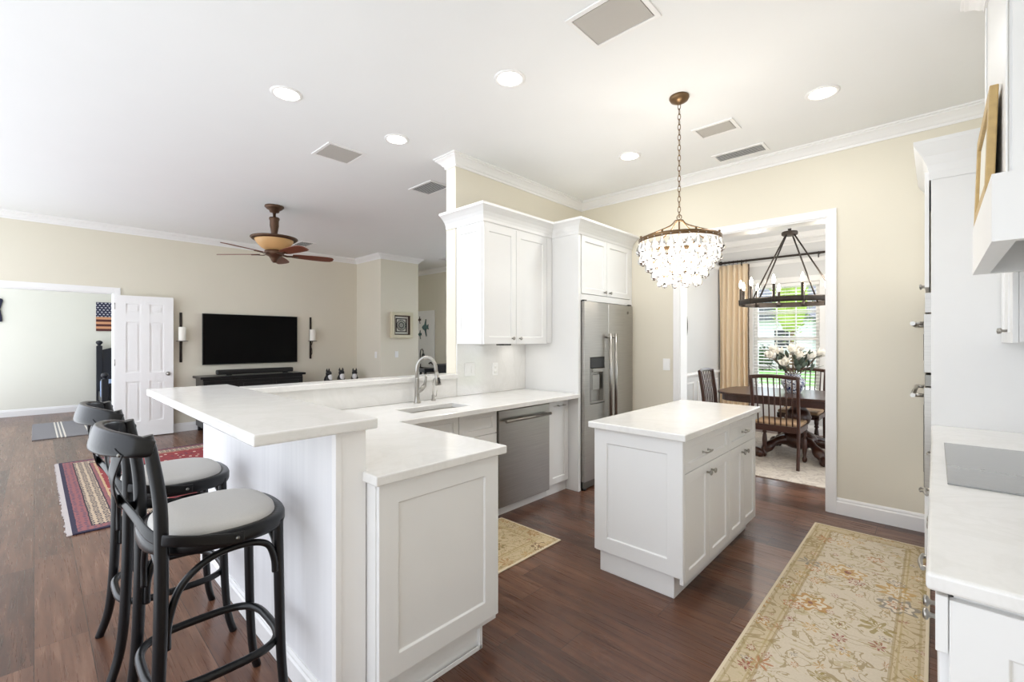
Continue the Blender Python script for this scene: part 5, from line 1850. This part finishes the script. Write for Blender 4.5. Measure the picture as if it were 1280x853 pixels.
# vase and flowers
vx, vy = -1.275, 6.40
vz = 0.7625
one('vase', MB().lathe([(0, 0), (0.075, 0), (0.08, 0.012), (0.10, 0.05), (0.128, 0.11), (0.132, 0.145), (0.11, 0.185), (0.082, 0.20), (0.078, 0.225), (0.086, 0.235), (0.07, 0.235), (0.068, 0.2), (0, 0.2)], (vx, vy, vz), 32), M['vase'], 'blue and white porcelain vase on the dining table', 'vase', (vx, vy, vz))
fl = thing('magnolia_bouquet', 'white magnolia bouquet with dusty leaves in the porcelain vase', 'flowers', (vx, vy, vz + 0.2))
rng = random.Random(11)
mbl, mbs = MB(), MB()


def leaf_at(mb, base, dirv, L, W_, up=Vector((0, 0, 1)), cup=0.15):
    d_ = Vector(dirv).normalized()
    sd_ = d_.cross(up)
    if sd_.length < 0.1:
        sd_ = d_.cross(Vector((1, 0, 0)))
    sd_.normalize()
    nn2 = sd_.cross(d_)
    b = Vector(base)
    vs_ = []
    for i in range(5):
        s2 = i / 4
        wd2 = W_ * math.sin(PI * (0.08 + 0.9 * s2)) ** 0.8
        c_ = b + d_ * (L * s2) + nn2 * (cup * L * s2 * s2)
        vs_ += [tuple(c_ - sd_ * wd2 + nn2 * cup * wd2), tuple(c_), tuple(c_ + sd_ * wd2 + nn2 * cup * wd2)]
    fs_ = []
    for i in range(4):
        for k in (0, 1):
            fs_.append((i * 3 + k, i * 3 + k + 1, i * 3 + 4 + k, i * 3 + 3 + k))
    mb.add(vs_, fs_, True)


heads = []
for k in range(11):
    a = 2 * PI * k / 11 + rng.uniform(-.2, .2)
    rad_ = rng.choice([0.10, 0.18, 0.25])
    heads.append((vx + rad_ * math.cos(a), vy + rad_ * math.sin(a), 1.12 + rng.uniform(-.02, .12) + 0.05 * (0.25 - rad_) / .15))
heads += [(vx, vy - .05, 1.26), (vx - .1, vy - .1, 1.22), (vx + .08, vy - .12, 1.18)]
for hx, hy, hz in heads:
    out = Vector((hx - vx, hy - vy, 0.22)).normalized()
    mbs.tube([(vx + (hx - vx) * .1, vy + (hy - vy) * .1, vz + 0.205), (vx + (hx - vx) * .5, vy + (hy - vy) * .5, 1.05), (hx, hy, hz)], 0.004, 6)
    mb = MB()
    s1 = out.cross(Vector((0, 0, 1))).normalized()
    s2 = s1.cross(out)
    for q in range(8):
        an = 2 * PI * q / 8 + (q % 2) * .3
        tilt = 0.55 if q % 2 else 0.95
        dv = out * math.cos(tilt) + (s1 * math.cos(an) + s2 * math.sin(an)) * math.sin(tilt)
        leaf_at(mb, (hx, hy, hz), dv, 0.105, 0.042, out, 0.35)
    b_ = mb.build('magnolia_bloom', M['petal'], fl)
    sl = b_.modifiers.new('thick', 'SOLIDIFY')
    sl.thickness = 0.0015
for k in range(70):
    a = rng.uniform(0, 2 * PI)
    el = rng.uniform(0.0, 1.3)
    r0 = rng.uniform(0.08, 0.24)
    b0 = (vx + r0 * math.cos(a), vy + r0 * math.sin(a), 1.03 + rng.uniform(0, 0.24) * (1 - r0))
    leaf_at(mbl, b0, (math.cos(a) * math.cos(el), math.sin(a) * math.cos(el), math.sin(el)), rng.uniform(.08, .14), rng.uniform(.018, .03))
mbs.build('stems', M['bark'], fl)
lf = mbl.build('foliage', M['leafgreen'], fl)
sl = lf.modifiers.new('thick', 'SOLIDIFY')
sl.thickness = 0.001

# candle wheel chandelier
wx_, wy_ = -1.27, 6.2
wc_ = thing('wheel_chandelier', 'dark iron wheel chandelier with candle bulbs over the dining table', 'chandelier', (wx_, wy_, ZC))
RW, ZW = 0.53, 1.84
MB().lathe([(0.07, ZC), (0.07, ZC - 0.02), (0.02, ZC - 0.035), (0, ZC - 0.035)], (wx_, wy_, 0), 24).build('canopy', M['iron'], wc_)
mb = MB()
z_ = ZC - 0.03
i = 0
while z_ > 2.78:
    ang = PI / 2 * (i % 2)
    mb.tube([(wx_ + 0.011 * math.cos(2 * PI * k / 10) * math.cos(ang), wy_ + 0.011 * math.cos(2 * PI * k / 10) * math.sin(ang), z_ - 0.022 + 0.024 * math.sin(2 * PI * k / 10)) for k in range(10)], 0.003, 6, closed=True)
    z_ -= 0.038
    i += 1
mb.build('chain', M['iron'], wc_)
MB().lathe([(0, 2.77), (0.012, 2.765), (0.02, 2.74), (0.012, 2.715), (0.08, 2.71), (0.085, 2.70), (0.085, 2.675), (0.07, 2.665), (0.05, 2.66), (0, 2.66)], (wx_, wy_, 0), 24).build('hub', M['iron'], wc_)
MB().lathe([(RW, ZW), (RW + 0.012, ZW), (RW + 0.012, ZW + 0.062), (RW, ZW + 0.062), (RW, ZW)], (wx_, wy_, 0), 64).build('wheel', M['iron'], wc_)
for k in range(4):
    a = YAW + PI / 2 * k + 0.42
    ca, sa = math.cos(a), math.sin(a)
    MB().tube([(wx_ + .055 * ca, wy_ + .055 * sa, 2.67), (wx_ + (RW - .005) * ca, wy_ + (RW - .005) * sa, ZW + 0.05)], 0.009, 8).build('rod', M['iron'], wc_)
for k in range(12):
    a = YAW + 2 * PI * k / 12 + 0.2
    b_ = (wx_ + (RW - .004) * math.cos(a), wy_ + (RW - .004) * math.sin(a), ZW)
    cd = MB().lathe([(0.024, 0.0), (0.026, 0.062), (0.0155, 0.066), (0.0155, 0.20), (0.010, 0.202), (0.010, 0.21)], b_, 14).build('candle_sleeve', M['iron'], wc_)
    MB().lathe([(0.009, 0.211), (0.016, 0.225), (0.021, 0.245), (0.016, 0.275), (0.006, 0.305), (0, 0.315)], b_, 14).build('bulb', M['bulb'], cd)
for k in range(4):
    a = YAW + 2 * PI * k / 4 + 0.2
    light_in(wc_, 'candle_light', 'POINT', CANDLE_W, (wx_ + (RW - .05) * math.cos(a), wy_ + (RW - .05) * math.sin(a), ZW + 0.26), (1, 0.9, 0.78), 0.04)
# oval wall mirror edge on the dining wall
om = thing('oval_mirror', 'dark framed oval mirror on the grey dining wall', 'mirror', (-2.67, 6.35, 1.62))
mb = MB()
mb.M = Matrix.Translation((-2.655, 6.35, 1.62)) @ Matrix.Rotation(PI / 2, 4, 'Y') @ Matrix.Diagonal((1.35, 1, 1, 1))
mb.lathe([(0.19, -0.015), (0.22, -0.012), (0.225, 0.01), (0.205, 0.02), (0.19, 0.008), (0.19, -0.015)], (0, 0, 0), 40)
mb.build('frame', M['iron'], om)
mb = MB()
mb.M = Matrix.Translation((-2.655, 6.35, 1.62)) @ Matrix.Rotation(PI / 2, 4, 'Y') @ Matrix.Diagonal((1.35, 1, 1, 1))
mb.lathe([(0.192, -0.014), (0.192, 0.002), (0, 0.002)], (0, 0, 0), 40)
mb.build('mirror_glass', simple('mirror_silver', (220, 222, 224), 0.03, 1.0), om)

# ------------------------------------------------------------------ outside the window
struct('ground', MB().box(-60, 30, 8.6, 90, -0.35, -0.15), M['grass'])
struct('added_bounce_slab', MB().box(-60, -2.8, 6.43, 15.0, -0.3, -0.14), M['concrete'])  # unseen pale slab, added to keep green bounce off the hall walls
struct('path', MB().box(-60, 30, 15.0, 17.5, -0.15, -0.14), M['concrete'])
hs = thing('neighbour_house', 'white neighbouring house with grey roof seen through the dining window', 'house', (-6, 34, -0.15))
MB().box(-14, 4, 30, 38, -0.15, 2.75).build('walls', M['stucco'], hs)
rf = MB()
rf.add([(-14.8, 29.2, 2.7), (4.8, 29.2, 2.7), (4.8, 38.8, 2.7), (-14.8, 38.8, 2.7), (-10, 34, 5.0), (0, 34, 5.0)], [(0, 1, 5, 4), (1, 2, 5), (2, 3, 4, 5), (3, 0, 4), (0, 3, 2, 1)])
rf.build('roof', M['roof'], hs)
gb = MB()
gb.add([(-9.4, 28.2, 2.55), (-4.4, 28.2, 2.55), (-6.9, 28.2, 3.9), (-9.4, 33, 2.55), (-4.4, 33, 2.55), (-6.9, 33, 3.9)], [(0, 1, 2), (0, 2, 5, 3), (1, 4, 5, 2), (3, 5, 4), (0, 3, 4, 1)])
gb.build('gable', M['roof'], hs)
MB().box(-9.0, -4.8, 28.6, 30, -0.15, 2.54).build('garage_wall', M['stucco'], hs)
for x0_, x1_ in ((-6.6, -5.9), (-4.2, -2.9)):
    yw_ = 28.58 if x1_ < -4.8 else 29.98
    MB().box(x0_, x1_, yw_, yw_ + 0.04, 1.0, 2.0).build('window', M['darkpane'], hs)


def bush(name, label, cat_, x_, y_, z0, rx, rz, mat, trunk=0.0, group=None):
    t = thing(name, label, cat_, (x_, y_, -0.15), group)
    rg = random.Random(int(abs(x_ * 100)))
    mb = MB()
    for k in range(260):
        a, e = rg.uniform(0, 2 * PI), math.asin(rg.uniform(-1, 1))
        rr_ = rg.uniform(.7, 1.05)
        p = (x_ + rx * rr_ * math.cos(a) * math.cos(e), y_ + rx * rr_ * math.sin(a) * math.cos(e), z0 + rz * rr_ * math.sin(e))
        leaf_at(mb, p, (math.cos(a), math.sin(a), rg.uniform(-.4, 1)), rx * .28, rx * .09)
    mb.sphere((x_, y_, z0), 1.0, 16, 10, (rx * .8, rx * .8, rz * .8))
    mb.build('crown', mat, t)
    if trunk:
        MB().tube([(x_, y_, -0.16), (x_ + .05, y_, trunk)], 0.07, 8).build('trunk', M['bark'], t)


bush('young_tree', 'bright yellow green tree on the lawn outside the window', 'tree', -3.65, 18.0, 2.9, 0.62, 1.5, M['tree'], 2.0)
bush('hedge_bush', 'dark green bush by the neighbouring house, leftmost of the row', 'bush', -6.5, 26.0, 0.45, 0.55, 0.7, M['hedge'], 0, 'bushes along the house')
bush('hedge_bush', 'dark green bush by the neighbouring house, middle of the row', 'bush', -4.95, 26.0, 0.35, 0.55, 0.6, M['hedge'], 0, 'bushes along the house')
bush('hedge_bush', 'dark green bush by the neighbouring house, rightmost of the row', 'bush', -3.2, 26.0, 0.4, 0.6, 0.7, M['hedge'], 0, 'bushes along the house')
